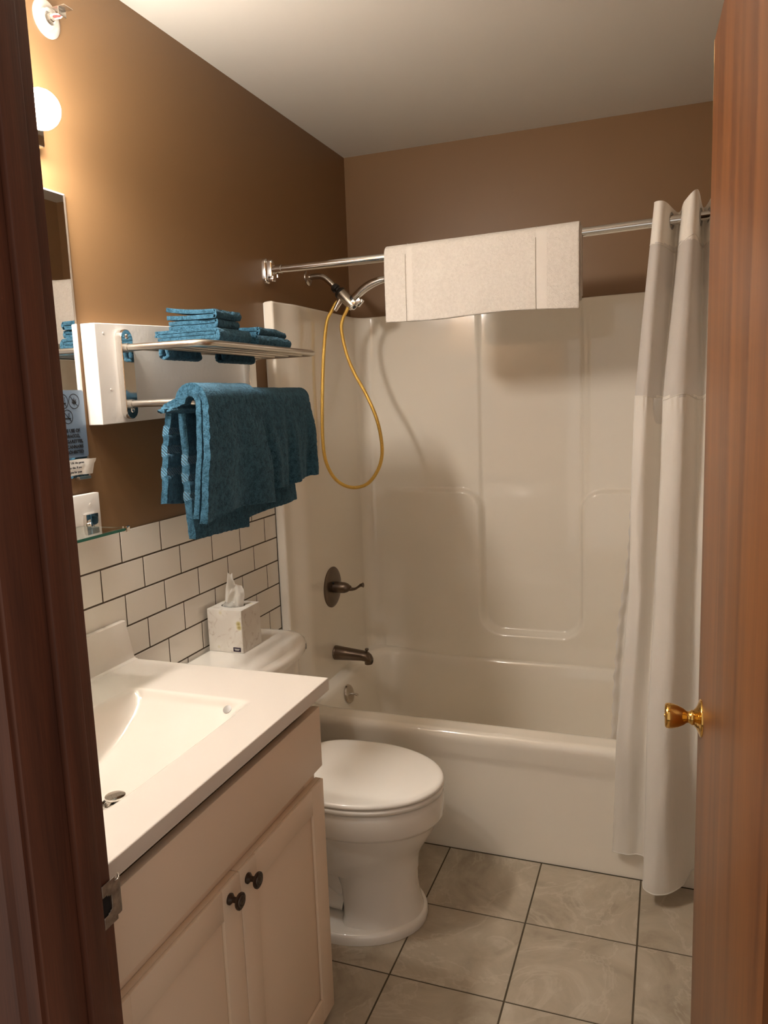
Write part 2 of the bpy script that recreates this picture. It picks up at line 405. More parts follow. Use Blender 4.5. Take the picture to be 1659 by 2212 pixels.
# white trim strip between tile and surround
t1 = tag(box('trim_1', (0, YE+.006, .37), (.012, .4935, 1.716), MT['trim'], None, .003), 'white caulked trim strip between wall tiles and tub surround', 'trim', kind='structure')

# ------------------------------------------------------------------ door frame (left jamb, hall side casing) and head
t2 = thing('trim_2', (XJ-.009, (YF+YH)/2, 0), 'dark stained wooden door jamb at left with metal strike plate', 'door frame', kind='structure')
box('jamb_board', (XJ-.017, YH, 0), (XJ, YF, 1.962), MT['jamb'], t2, .0015)
box('door_stop', (XJ, -1.140, 0), (XJ+.0105, -1.106, 1.951), MT['jamb'], t2, .0025)
prof = [(0, 0), (.092, 0), (.092, .016), (.078, .018), (.070, .012), (.026, .011), (.018, .006), (0, .005)]
P = []
for z in (0, 2.02):
    P.append([Vector((XJ-.006-p[0], YH-p[1], z)) for p in prof])
o = grid('casing', P, MT['jamb'], t2, closed_v=True, cap=True, smooth=False)
box('head_jamb', (XJ, YH, 1.951), (XD+.074, YF, 1.985), MT['jamb'], t2, .001)
box('head_stop', (XJ+.011, -1.140, 1.940), (XD+.062, -1.106, 1.951), MT['jamb'], t2, .001)
sp = None
# strike plate with latch opening and curled lip
zc = .7855; ys, ye = -1.0985, -1.0745
bm = bmesh.new()
def plate_pts():
    pass
rows = []
hole = lambda y, z: ((y+1.0985)/.0185)**2+((z-zc)/.0145)**2 < 1 and y < -1.0835
Ys = [ys+(ye-ys)*k/14 for k in range(15)]; Zs = [.7565+(.8145-.7565)*k/30 for k in range(31)]
P = [[Vector((XJ+.0012, y, z)) for y in Ys]+[Vector((XJ+.0018, -1.0715, z)), Vector((XJ+.0010, -1.067, z)), Vector((XJ-.0025, -1.0625, z)), Vector((XJ-.007, -1.0600, z))] for z in Zs]
sp = grid('strike_plate', P, MT['strike'], t2, skip=lambda c: hole(c.y, c.z) or (c.y > -1.0745 and not .7615 < c.z < .8095))
sm = sp.modifiers.new('s', 'SOLIDIFY'); sm.thickness = .0013
tag(sp, 'worn steel strike plate on the jamb')
box('latch_recess_shade', (XJ-.0008, -1.0984, .771), (XJ+.0004, -1.0832, .800), MT['dark'], sp)  # thin dark plate painted as the shade inside the latch hole
for z in (.8045, .7665):
    lathe('screw', (XJ+.0010, -1.0925, z), (1, 0, 0), [(0, .0040), (.0012, .0038), (.0016, .002), (.0014, .0008), (.0010, .0001)], MT['strike'], sp, 16)
# hinge side jamb
XH = XD+.034
t3 = thing('trim_3', (XH+.046, (YF+YH)/2, 0), 'dark stained hinge side door jamb behind the open door', 'door frame', kind='structure')
box('jamb_board', (XH+.040, YH, 0), (XH+.055, YF, 1.962), MT['jamb'], t3, .0015)
box('door_stop', (XH+.0295, -1.140, 0), (XH+.040, -1.106, 1.94), MT['jamb'], t3, .0025)

# ------------------------------------------------------------------ open door
door = thing('door_1', (XD, -.340, .008), 'open orange brown wooden door at right with brass knob', 'door', kind='structure')
sl = box('door_slab', (XD, -1.074, .008), (XD+.034, -.340, 1.949), MT['door'], door, .0014)
P = [[Vector((XD-.0004, -.3402-a, z)), Vector((XD-.0004, -.3402-b_, z))] for z, a, b_ in
     [(1.949, .0, .004), (1.935, .0, .011), (1.915, .0, .010), (1.912, .004, .009), (1.885, .005, .0085), (1.865, .0045, .0075), (1.835, .004, .0055), (1.825, .004, .0045)]]
tag(grid('veneer_chip', P, MT['chip'], door, smooth=False), 'light bare wood where the veneer has split')
door.rotation_euler.z = math.radians(2.5)
KY, KZ = -.408, .8265
dk = lathe('door_knob', (XD-.0125, KY, KZ), (-1, 0, 0), [(0, .0125), (.003, .0135), (.006, .0112), (.009, .0098), (.012, .0105), (.017, .0145), (.026, .0190), (.035, .0215), (.041, .0222), (.0455, .0215), (.0475, .0190), (.0480, .0150), (.0474, .006), (.0474, .0001)], MT['brass'], door, 40, 60)
lathe('rosette', (XD, KY, KZ), (-1, 0, 0), [(0, .0325), (.0025, .0325), (.0035, .0310), (.0035, .0300), (.0045, .0285), (.006, .024), (.009, .0175), (.0125, .0140), (.0135, .010)], MT['brass'], dk, 40, 60)
lathe('door_knob', (XD+.034, KY, KZ), (1, 0, 0), [(0, .0325), (.004, .03), (.012, .014), (.021, .0105), (.03, .0145), (.048, .0215), (.058, .0222), (.0605, .019), (.0605, .001)], MT['brass'], door, 32, 60)
lathe('privacy_button', (XD-.0598, KY, KZ), (-1, 0, 0), [(0, .0035), (.0014, .003), (.0016, .0005)], MT['brass'], dk, 12)
for z in (.22, .98, 1.74):
    tube('hinge', [(XD+.036, -1.072, z-.04), (XD+.036, -1.072, z+.04)], .005, MT['brass'], door, 10)

# ================================================================== TUB AND SURROUND
TX0, TX1 = .0075, XR-.0015
tub = thing('bathtub', (.7325, .785, 0), 'white one piece fibreglass bathtub with moulded surround walls', 'bathtub')
WX0, WX1, WY0, WY1 = .076, 1.372, .432, 1.142
def well(x, y):
    # signed distance inside rounded rect (positive inside)
    r = .13; cx, cyy = (WX0+WX1)/2, (WY0+WY1)/2; hx, hy = (WX1-WX0)/2-r, (WY1-WY0)/2-r
    qx, qy = abs(x-cx)-hx, abs(y-cyy)-hy
    return r-(math.hypot(max(qx, 0), max(qy, 0))+min(max(qx, qy), 0))
def tubz(x, y):
    rim = .388-.026*sstep(.435, .53, y)
    d = well(x, y)
    if d <= -.012: return rim
    e = d+.012
    # rounded lip then steep side and dished floor
    if e < .03: dz = e*e*9
    else: dz = .0081+sstep(.03, .105, e)*.295*1.0
    return rim-dz-.012*sstep(.1, .3, d)
xs = [TX0+(TX1-TX0)*i/236 for i in range(237)]
ap = [(.3640, 0.0), (.3640, .10), (.3640, .20), (.3640, .285), (.3632, .297), (.3600, .309), (.3585, .318), (.3570, .335), (.3545, .352), (.3535, .364), (.3545, .374), (.3580, .3820), (.3635, .3870), (.3700, .3886)]
yy = [.370+(YB-.004-.370)*(j+1)/140 for j in range(140)]
P = []
for x in xs:
    row = [Vector((x, y, z)) for y, z in ap]+[Vector((x, y, tubz(x, y)+(.0006*(1-sstep(.37, .40, y))))) for y in yy]
    P.append(row)
grid('tub_basin', P, MT['fg'], tub)
# surround: one sheet following the alcove
RC = .062; XPL, XPR, YPB = .036, XR-.036, 1.168
def surr_path():
    pts = [(.0075, .4705)]
    for k in range(0, 7):
        a = math.radians(90*k/6); pts.append((XPL-.008+.008*math.sin(a), .4705+.008-.008*math.cos(a)))
    n = 40
    for k in range(1, n+1):
        y = .4785+(YPB-RC-.4785)*k/n
        pts.append((XPL+.017*sstep(.50, .62, y)*1.0, y))
    xb = XPL+.017
    for k in range(1, 19):
        a = math.radians(90*k/18); pts.append((xb+RC-RC*math.cos(a), YPB-RC+RC*math.sin(a)))
    x0 = xb+RC
    half = pts
    mir = [(XR-x, y) for x, y in reversed(pts)]
    n = 230; mid = [(x0+(XR-x0-x0)*k/n, YPB) for k in range(1, n)]
    return half+mid+mir
def sdf_rr(x, z, cx, cz, hx, hz, r):
    qx, qz = abs(x-cx)-(hx-r), abs(z-cz)-(hz-r)
    return math.hypot(max(qx, 0), max(qz, 0))+min(max(qx, qz), 0)-r
NX0, NX1 = .553, .925
def proud(x, z):
    """how far the back panel stands forward"""
    # lower left and right blocks, joined under the slot
    L1 = sdf_rr(x, z, NX0-.60, 1.037-1.0, .60, 1.0, .085)
    R1 = sdf_rr(x, z, NX1+.60, 1.037-1.0, .60, 1.0, .085)
    slot = sdf_rr(x, z, (NX0+NX1)/2, .466+1.0, (NX1-NX0)/2+.001, 1.0, .075)
    under = max(z-.90, -slot)
    d = min(L1, R1)
    # union with the strip under the slot; slot cuts it
    low = min(d, max(z-.70, -slot))
    low = max(low, -slot) if z < .8 else low
    v = .034*(1-sstep(-.018, .006, low))
    up = min(abs(0), 0)
    side = max(sstep(NX0-.004, NX0-.016, x) if False else 1-sstep(NX0-.018, NX0-.002, x), sstep(NX1+.002, NX1+.012, x))
    v2 = .010*side*sstep(.9, 1.0, z)
    if NX1+.012 < x: v2 = .010*sstep(.9, 1.0, z)+.004*sstep(NX1+.024, NX1+.034, x)*sstep(.9, 1.0, z)
    return max(v, v2)
def stop_(x): return 1.7165+.0145*x
path = surr_path()
P = []
for k, (x, y) in enumerate(path):
    row = []
    nz = 250
    for i in range(nz+1):
        zt = stop_(x); z = .352+(zt-.352)*i/nz
        # flares towards the tub ledge
        fl_ = .008*(1-sstep(.352, .43, z))
        px, py = x, y
        if .12 <= x <= XR-.12: py = y-proud(x, z)*sstep(.12, .36, x)*(1-sstep(XR-.36, XR-.12, x))-fl_
        elif y > .50: px = x+(fl_ if x < .7 else -fl_)*.5
        if i == nz: pass
        row.append(Vector((px, py, z)))
    # rolled top edge returning to the wall
    zt = stop_(x)
    if y > .472:
        nx = 0
        if x < .2: tgt = Vector((.0075, min(y+(.02 if y > 1.05 else 0), YB-.003), zt+.002))
        elif x > XR-.2: tgt = Vector((XR-.0015, min(y+(.02 if y > 1.05 else 0), YB-.003), zt+.002))
        else: tgt = Vector((x, YB-.0015, zt+.002))
        if y > YPB-RC*.5 and (x < .2 or x > XR-.2): tgt.y = YB-.0015
        row.append(Vector(row[-1]).lerp(tgt, .12)+Vector((0, 0, .002))); row.append(tgt)
    else:
        row.append(Vector(row[-1])+Vector((0, .002, .001))); row.append(Vector((row[-1].x, .50, zt+.001)))
    P.append(row)
grid('surround_wall', P, MT['fg'], tub)

# overflow plate with trip lever
ov = thing('overflow_plate', (.115, .753, .30), 'round chrome overflow plate with small lever inside the tub end', 'overflow plate')
lathe('plate', (.1150, .753, .3005), (1, 0, .216), [(0, .034), (.004, .036), (.009, .033), (.012, .024), (.0125, .010), (.0125, .0001)], MT['nickel'], ov, 36)
tube('trip_lever', [(.124, .753, .3025), (.141, .751, .304), (.157, .748, .302)], [.0045, .0035, .005], MT['chrome'], ov, 10)
# tub spout
ts = thing('tub_spout', (.053, .790, .43), 'dark bronze tub spout with pull up diverter knob', 'faucet')
P = []
prof = [(.0535, .000, .0265, .0275), (.060, 0, .0275, .028), (.09, -.001, .0255, .0255), (.13, -.002, .0235, .0225), (.165, -.003, .0225, .020), (.185, -.006, .0215, .019), (.196, -.012, .019, .0165), (.2025, -.020, .015, .0125), (.203, -.024, .009, .007)]
for x, dz, ry, rz in prof:
    P.append([Vector((x, .790+ry*math.cos(a), .4455+dz+rz*math.sin(a)+(.006 if math.sin(a) < 0 and x > .15 else 0)*0)) for a in [2*PI*k/24 for k in range(24)]])
grid('spout_body', P, MT['bronze'], ts, closed_v=True, cap=True)
tube('spout_outlet', [(.188, .79, .432), (.1885, .79, .412)], [.0155, .0145], MT['bronze'], ts, 20)
lathe('diverter_knob', (.183, .79, .455), (0, 0, 1), [(0, .0035), (.008, .0035), (.009, .006), (.014, .008), (.0165, .0065), (.017, .001)], MT['bronze'], ts, 16)
# shower valve
sv = thing('shower_valve', (.053, .790, .70), 'round dark bronze shower valve plate with lever handle', 'faucet')
lathe('escutcheon', (.0525, .790, .702), (1, 0, 0), [(0, .0765), (.003, .0770), (.0055, .0745), (.008, .066), (.0095, .045), (.010, .030), (.010, .0001)], MT['bronze'], sv, 56)
lh = lathe('handle_hub', (.060, .790, .702), (1, 0, 0), [(0, .0215), (.03, .0215), (.044, .0205), (.056, .0165), (.064, .011), (.070, .0075), (.072, .0001)], MT['bronze'], sv, 28, 50)
tube('lever', spline([(.105, .790, .702), (.128, .789, .698), (.146, .787, .700), (.160, .785, .708), (.172, .783, .716), (.182, .782, .718)], 5), lambda t: .0125-.022*t*(1-t)*1.2+(-.003*t), MT['bronze'], lh, 14)
lathe('stop_screw', (.0615, .776, .722), (1, 0, 0), [(0, .004), (.006, .004), (.007, .001)], MT['black'], sv, 10)

# shower arm and hand shower
sh = thing('hand_shower', (.0, .82, 1.70), 'chrome hand shower on angled arm with gold hose', 'shower')
sa = tube('shower_arm', spline([(.0, .82, 1.838), (.035, .82, 1.840), (.060, .82, 1.836), (.082, .82, 1.820), (.105, .82, 1.797)], 7), .0105, MT['nickel'], sh, 18)
lathe('arm_flange', (.0005, .82, 1.838), (1, 0, 0), [(0, .029), (.003, .0285), (.007, .022), (.009, .013), (.009, .005)], MT['nickel'], sa, 32)
dv = Vector((.185-.103, 0, 1.7188-1.800)).normalized(); p0 = Vector((.100, .82, 1.800))
br = lathe('swivel_bracket', p0+dv*.034, dv, [(0, .0205), (.006, .0215), (.060, .0215), (.070, .021), (.072, .014), (.072, .001)], MT['grey'], sh, 28)
br.data.materials[0] = MT['nickel']
tag(lathe('swivel_nut', p0, dv, [(0, .0135), (.004, .0155), (.016, .016), (.018, .0115), (.024, .0115), (.026, .017), (.032, .0215), (.040, .0220), (.0405, .01)], MT['black'], br, 24), 'black swivel nut')
e1 = p0+dv*.106
# cradle face with diverter mark
u = Vector((dv.z, 0, -dv.x)) if False else Vector((-dv.z, 0, dv.x))
cr = prism('cradle', rrect(.040, .036, .006), e1-dv*.012+u*.004, (0, 1, 0), u, dv, .016, MT['chrome'], br, .002)
lathe('diverter_cap', e1+dv*.004+u*.002, dv, [(0, .0105), (.0015, .0105), (.0016, .008), (.0008, .0078), (.0008, .0035), (.0018, .003), (.0018, .0001)], MT['black'], cr, 24)
prism('cradle_jaw', rrect(.010, .030, .003), e1+u*.022+Vector((0, -.014, 0)), (0, 1, 0), u, dv, .012, MT['chrome'], cr, .001)
prism('cradle_jaw', rrect(.010, .030, .003), e1+u*.022+Vector((0, .014, 0)), (0, 1, 0), u, dv, .012, MT['chrome'], cr, .001)
hh = tube('handle', spline([(.173, .815, 1.748), (.192, .815, 1.762), (.222, .814, 1.783), (.256, .813, 1.798), (.292, .812, 1.806), (.330, .811, 1.806)], 6), lambda t: .0115+.0035*math.sin(PI*min(1, t*1.2)), MT['chrome'], sh, 20)
lathe('handle_collar', (.168, .815, 1.744), (.8, 0, .6), [(0, .009), (.003, .0135), (.012, .0135), (.014, .010)], MT['black'], hh, 20)
lathe('spray_head', (.350, .811, 1.818), (.25, 0, -1), [(0, .006), (.006, .020), (.016, .036), (.026, .040), (.030, .038), (.031, .001)], MT['chrome'], sh, 32)
hose_px = [(.127, .815, 1.752), (0.1096, 0.81, 1.7394), (0.0964, 0.8, 1.7121), (0.0809, 0.79, 1.6753), (0.0745, 0.77, 1.5855), (0.07, 0.755, 1.4716), (0.0658, 0.745, 1.3406), (0.0643, 0.745, 1.2412), (0.0736, 0.745, 1.1742), (0.0998, 0.75, 1.1199), (0.1403, 0.75, 1.0914), (0.1851, 0.75, 1.085), (0.2304, 0.75, 1.1002), (0.2655, 0.755, 1.1427), (0.2832, 0.76, 1.1963), (0.2804, 0.765, 1.2613), (0.2604, 0.775, 1.3346), (0.2212, 0.785, 1.4169), (0.1781, 0.79, 1.4918), (0.1489, 0.795, 1.5631), (0.1325, 0.8, 1.6404), (0.1359, 0.805, 1.6808), (0.1533, 0.81, 1.7153), (.158, .815, 1.738)]
tube('hose', spline(hose_px, 8), .0062, MT['hose'], sh, 12)
tube('hose_connector', [(.130, .816, 1.757), (.119, .813, 1.738), (.108, .803, 1.714)], [.0105, .0105, .008], MT['chrome'], sh, 16)

# ================================================================== CURTAIN ROD, CURTAIN, WHITE TOWEL
def rodp(x): return Vector((x, .50, 1.8190+.0035*x+.0195*max(0, (x-.35))**1.4/1.0))
rod = thing('shower_curtain_rod', (.73, .50, 1.80), 'polished chrome shower curtain rod spanning the tub', 'curtain rod')
tube('rod_tube', [rodp(.052+(XR-.052-.03)*k/60) for k in range(61)], .0125, MT['chrome'], rod, 24)
tube('rod_end_sleeve', [rodp(.030), rodp(.062)], .0142, MT['chrome'], rod, 24)
fo = prism('wall_bracket', rrect(.036, .082, .016), (.0005, .497, 1.816), (0, 1, 0), (0, 0, 1), (1, 0, 0), .014, MT['chrome'], rod, .006)
prism('bracket_arm', rrect(.022, .066, .009), (.012, .497, 1.818), (0, 1, 0), (0, 0, 1), (1, 0, 0), .022, MT['chrome'], fo, .007)
box('bracket_clip', (.016, .486, 1.781), (.036, .508, 1.800), MT['chrome'], fo, .003)
lathe('set_screw', (.046, .499, 1.8015), (0, 0, -1), [(0, .004), (.008, .004), (.009, .001)], MT['chrome'], rod, 10)
prism('wall_bracket', rrect(.036, .082, .016), (XR-.0005, .497, 1.838), (0, 1, 0), (0, 0, 1), (-1, 0, 0), .03, MT['chrome'], rod, .006)

# curtain: plan path at key heights
K_top = [(1.212, .545), (1.187, .462), (1.214, .447), (1.249, .552), (1.263, .458), (1.293, .450), (1.312, .555), (1.336, .450), (1.352, .553), (1.384, .452), (1.404, .55), (1.440, .47)]
K_137 = [(1.172, .415), (1.146, .378), (1.176, .355), (1.216, .405), (1.221, .352), (1.268, .338), (1.307, .392), (1.334, .350), (1.358, .41), (1.386, .36), (1.405, .42), (1.445, .38)]
K_084 = [(1.160, .385), (1.138, .352), (1.168, .338), (1.204, .372), (1.208, .325), (1.256, .310), (1.298, .362), (1.326, .335), (1.352, .37), (1.382, .335), (1.405, .36), (1.445, .34)]
K_044 = [(1.135, .346), (1.112, .336), (1.148, .322), (1.192, .338), (1.193, .285), (1.246, .272), (1.294, .325), (1.322, .322), (1.350, .336), (1.380, .312), (1.405, .330), (1.445, .32)]
K_bot = [(1.135, .349), (1.100, .345), (1.136, .335), (1.188, .342), (1.191, .248), (1.237, .236), (1.286, .280), (1.317, .340), (1.345, .335), (1.378, .300), (1.405, .325), (1.445, .31)]
Zt = [1.880, 1.882, 1.879, 1.868, 1.878, 1.900, 1.874, 1.890, 1.872, 1.888, 1.876, 1.88]
Zb = [.088, .086, .088, .084, .052, .048, .056, .075, .07, .06, .07, .07]
keys = [(1.88, K_top), (1.77, None), (1.37, K_137), (.84, K_084), (.44, K_044), (.08, K_bot)]
n_u = 14
def usp(K): return spline([(p[0], p[1], 0) for p in K], n_u)
def us1(v): return [q.x for q in spline([(a, 0, 0) for a in v], n_u)]
LV = [(1.88, usp(K_top)), (1.37, usp(K_137)), (.84, usp(K_084)), (.44, usp(K_044)), (.07, usp(K_bot))]
ZT, ZB = us1(Zt), us1(Zb)
def plan(i, z):
    if z >= LV[0][0]: return LV[0][1][i]
    for (za, A), (zb, B) in zip(LV, LV[1:]):
        if z >= zb:
            t = (za-z)/(za-zb); return A[i].lerp(B[i], t)
    return LV[-1][1][i]
NU = len(LV[0][1])
rings = [(1.2305, .502), (1.2565, .502), (1.3035, .502), (1.3245, .502), (1.3445, .502)]
rc = [Vector((x, y, rodp(x).z-.001)) for x, y in rings]
def zrow(tv, i): return ZT[i]+(ZB[i]-ZT[i])*tv
tvs = [k/260*.14 for k in range(0, 52*5, 5)][:52]
tvs = [.10*k/44 for k in range(45)]+[.10+.90*k/200 for k in range(1, 201)]
P = []
for i in range(NU):
    row = []
    for tv in tvs:
        z = zrow(tv, i); p = plan(i, z)
        wob = noise.noise(Vector((i*.05, z*3.1, 2)))*.006*sstep(0, .3, tv)+noise.noise(Vector((i*.16, z*9, 7)))*.0022*sstep(.25, .4, tv)
        gather = math.sin(i*1.7)*.0016*math.exp(-((z-1.36)/.02)**2)
        row.append(Vector((p.x+wob*.5, min(p.y+wob+gather, .3465 if z < .40 else 9), z)))
    P.append(row)
def cmat(i, j, c):
    if c.z > 1.773: return 0
    if c.z > 1.376: return 1
    return 2
cur = thing('shower_curtain', (1.30, .35, .05), 'white shower curtain with sheer upper window bunched at the right end', 'curtain')
cs = grid('curtain_panel', P, None, cur, mats=[MT['band'], MT['sheer'], MT['curt']], fmf=cmat, skip=lambda c: any((c-r).length < .0165 for r in rc))
# stitched hem and seam lines
def hemline(name, f, r, m):
    return tube(name, [P[i][f] for i in range(0, NU)], r, m, cur, 6)
hemline('bottom_hem', len(tvs)-1, .0016, MT['curt'])
js = min(range(len(tvs)), key=lambda j: abs(P[20][j].z-1.376)); jt = min(range(len(tvs)), key=lambda j: abs(P[20][j].z-1.773))
hemline('seam', js, .0013, MT['curt']); hemline('seam', jt, .0010, MT['curt'])
for c in rc:
    i = min(range(NU), key=lambda k: (P[k][18]-c).length)
    t = (P[min(i+1, NU-1)][18]-P[max(i-1, 0)][18]); t.z = 0; n_ = Vector((t.y, -t.x, 0)).normalized()
    a = Vector((0, 0, 1)); b_ = n_.cross(a)
    cc = c
    R = []
    for k in range(28):
        th = 2*PI*k/28; d = a*math.cos(th)+b_*math.sin(th)
        R.append([cc+d*(.0195+.0040*math.cos(q))+n_*.0022*math.sin(q) for q in [2*PI*m_/8 for m_ in range(8)]])
    tag(grid('grommet', R, MT['grey'], cur, closed_u=True, closed_v=True), 'grey plastic ring')
# liner inside the tub
P2 = []
ed = [(1.372, 1.163), (1.10, 1.138), (.93, 1.129), (.74, 1.105), (.55, 1.093), (.39, 1.088), (.25, 1.086)]
def edx(z):
    for (za, a), (zb, b_) in zip(ed, ed[1:]):
        if z >= zb: return a+(b_-a)*(za-z)/(za-zb)
    return ed[-1][1]
for k in range(60):
    u = k/59; row = []
    for j in range(120):
        z = 1.372-(1.372-.25)*j/119; x0 = edx(z)
        x = x0+(1.30-x0)*u
        y = .463+.010*math.sin(u*19)*sstep(0, .1, u)-.08*sstep(.9, 1.40, z)+.004*math.sin(z*95)*(1-sstep(0, .12, u))
        row.append(Vector((x+.0022*math.sin(z*130)*(1-sstep(0, .1, u)), y, z)))
    P2.append(row)
tag(grid('liner', P2, MT['liner'], cur), 'thin translucent liner hanging inside the tub')

# white bath towel over the rod
wt = thing('bath_towel', (.71, .47, 1.63), 'large white bath towel folded over the chrome shower rod', 'towel')
def drape(name, parent, mat, ya, yb, bar, rad, fl_, bl, thick, wave, mats=None, fmf=None, nu=70, axis='y', bulge=.0, nz=.0012, flare=0.0, bot=None, seed=0, nwave=3.0, skew=0.0, dish=0.0):
    """sheet over a bar running along `axis` (y or x). bar(s)->(side coordinate, z). fl_/bl front/back drop functions of u"""
    S = []
    nf, na, nb = 46, 12, 40
    P = []
    for i in range(nu+1):
        u = i/nu; s = ya+(yb-ya)*u; c, z0 = bar(s)
        row = []
        F, B = fl_(u), bl(u)
        def add(off, z, q, side):
            wv = wave*math.sin(u*PI*2*nwave+seed)*q + wave*.5*math.sin(u*PI*2*nwave*1.9+seed*2+side)*q
            ss = s+(u-.5)*flare*q+skew*q
            p = (off+side*(wv+bulge*math.sin(min(1, q)*PI)*.5+dish*q), ss, z)
            n1 = noise.noise(Vector((ss*160, z*160, seed+side*5)))*nz+noise.noise(Vector((ss*14, z*14, seed+side*3)))*nz*2.2
            if axis == 'y': row.append(Vector((c+p[0]+n1*side, p[1], p[2]+n1*.3)))
            else: row.append(Vector((p[1], c-p[0]-n1*side, p[2]+n1*.3)))
        for k in range(nb): q = 1-k/nb; add(-rad, z0-B*q, q, -1)
        for k in range(na+1):
            a = PI-PI*k/na; add(rad*math.cos(a), z0+rad*math.sin(a), 0, 0 if 0 < k < na else (1 if k == na else -1))
        for k in range(1, nf+1): q = k/nf; add(rad, z0-F*q, q, 1)
        P.append(row)
    o = grid(name, P, mat, parent, mats=mats, fmf=fmf)
    sm = o.modifiers.new('thick', 'SOLIDIFY'); sm.thickness = thick; sm.offset = 0
    bv = o.modifiers.new('round', 'BEVEL'); bv.width = thick*.42; bv.segments = 3; bv.limit_method = 'ANGLE'; bv.angle_limit = math.radians(50)
    return o, P
def wmat(i, j, c):
    return 1 if (.492 < c.x < .512 or .876 < c.x < .905) else 0
wrod = lambda s: (.50, rodp(s).z)
o, WP = drape('towel_cloth', wt, None, .421, .994, wrod, .024, lambda u: .196+.004*math.sin(u*6)+.012*sstep(.55, 1, u), lambda u: .18, .014, .003, [MT['wtowel'], MT['wflat']], wmat, nu=110, axis='x', nz=.0008, nwave=1.3, bulge=.004)
for x_, nm in ((.491, 'woven_border'), (.8745, 'woven_border')):
    pts = []
    i = min(range(len(WP)), key=lambda k: abs(WP[k][60].x-x_))
    pts = [p+Vector((0, -.0078 if k > 52 else 0, .0078 if 40 <= k <= 52 else 0)) for k, p in enumerate(WP[i]) if k >= 40]
    tube('seam', pts, .0011, MT['stitch'], wt, 6)
# second layer edge seen at the right end
o2, _ = drape('inner_layer', wt, MT['wtowel'], .90, .9985, wrod, .0145, lambda u: .178, lambda u: .17, .009, .002, nu=24, axis='x', nz=.0006)

# ================================================================== LEFT WALL FITTINGS
# white board
bt = lambda y: 1.5858+(y+.372)*.045
vs = []
bdm = bmesh.new()
for x in (0.0005, .040):
    for y, zb, zt in ((-.372, 1.3608, bt(-.372)), (.312, 1.3660+.016, bt(.312))):
        vs.append((x, y, zb)); vs.append((x, y, zt))
fs = [(0, 1, 3, 2), (4, 6, 7, 5), (0, 4, 5, 1), (2, 3, 7, 6), (1, 5, 7, 3), (0, 2, 6, 4)]
bd = mk('mounting_board', vs, fs, MT['board'])
mod = bd.modifiers.new('b', 'BEVEL'); mod.width = .0018; mod.segments = 2
tag(bd, 'thick white painted board on brown wall holding the steel towel shelf', 'board')
for y, z in ((-.345, 1.565), (-.335, 1.44), (-.10, 1.52)):
    lathe('filled_screw_hole', (.0398, y, z), (1, 0, 0), [(0, .003), (.0008, .0022), (.0010, .0001)], MT['board'], bd, 10)

rk = thing('towel_rack', (.15, 0, 1.375), 'brushed steel hotel towel rack with slatted shelf and lower bar', 'towel rack')
for s in (-1, 1):
    yc = .2855*s
    pl = prism('end_plate', rrect(.040, .205, .0198, 8), (.0405, yc, 1.474), (0, 1, 0), (0, 0, 1), (1, 0, 0), .016, MT['mirror'] if False else MT['chrome'], rk, .002)
    for z in (1.560, 1.392):
        lathe('screw', (.0562, yc, z), (1, 0, 0), [(0, .0065), (.002, .0055), (.0035, .003), (.0037, .0001)], MT['chrome'], pl, 16)
ZS, ZBAR = 1.534, 1.406
rr = .0085
sf = tube('shelf_frame', [(.055, -.292, ZS), (.10, -.292, ZS), (.16, -.292, ZS), (.215, -.292, ZS)]+[(.229+.036*math.sin(a), -.256-.036*math.cos(a), ZS) for a in [PI/2*k/8 for k in range(9)]]+[(.265, y, ZS) for y in (-.2, -.1, 0, .1, .2)]+[(.229+.036*math.cos(a), .256+.036*math.sin(a), ZS) for a in [PI/2*k/8 for k in range(9)]]+[(.215, .292, ZS), (.16, .292, ZS), (.10, .292, ZS), (.055, .292, ZS)], rr, MT['steel'], rk, 16)
for x in (.085, .130, .175, .220):
    tube('shelf_rail', [(x, -.288, ZS-.001), (x, 0, ZS-.001), (x, .288, ZS-.001)], .0055, MT['steel'], rk, 12)
tube('towel_bar', [(.055, -.292, ZBAR), (.12, -.292, ZBAR), (.20, -.292, ZBAR)]+[(.210+.030*math.sin(a), -.262-.030*math.cos(a), ZBAR) for a in [PI/2*k/8 for k in range(9)]]+[(.24, y, ZBAR) for y in (-.2, -.1, 0, .1, .2)]+[(.210+.030*math.cos(a), .262+.030*math.sin(a), ZBAR) for a in [PI/2*k/8 for k in range(9)]]+[(.20, .292, ZBAR), (.12, .292, ZBAR), (.055, .292, ZBAR)], .0085, MT['steel'], rk, 16)
for s in (-1, 1):
    for z in (ZS, ZBAR): tube('joint_collar', [(.056, .292*s, z), (.066, .292*s, z)], .0105, MT['steel'], rk, 16)

# --- blue towels hanging on the lower bar
bar = lambda s: (.24, ZBAR)
def dob(zs):
    def f(i, j, c): return 1 if any(a < c.z < b_ for a, b_ in zs) else 0
    return f
tA = thing('bath_towel', (.23, -.15, 1.08), 'blue bath towel hanging over near end of the steel bar, front layer folded', 'towel', 'blue towels on the steel bar')
bands = [(1.268, 1.288), (1.222, 1.244), (1.182, 1.198)]
drape('outer_fold', tA, MT['blue'], -.318, -.094, bar, .033, lambda u: .262-.012*math.sin(u*PI)+.004*(1-u), lambda u: .02, .017, .007, nu=60, nz=.0020, flare=.100, nwave=1.1, seed=1.2, bulge=.014, dish=.004)
drape('middle_fold', tA, MT['blue'], -.322, -.14, bar, .0185, lambda u: .256-.03*u, lambda u: .02, .013, .006, nu=40, nz=.0016, flare=.090, nwave=.8, seed=1.2, bulge=.012)
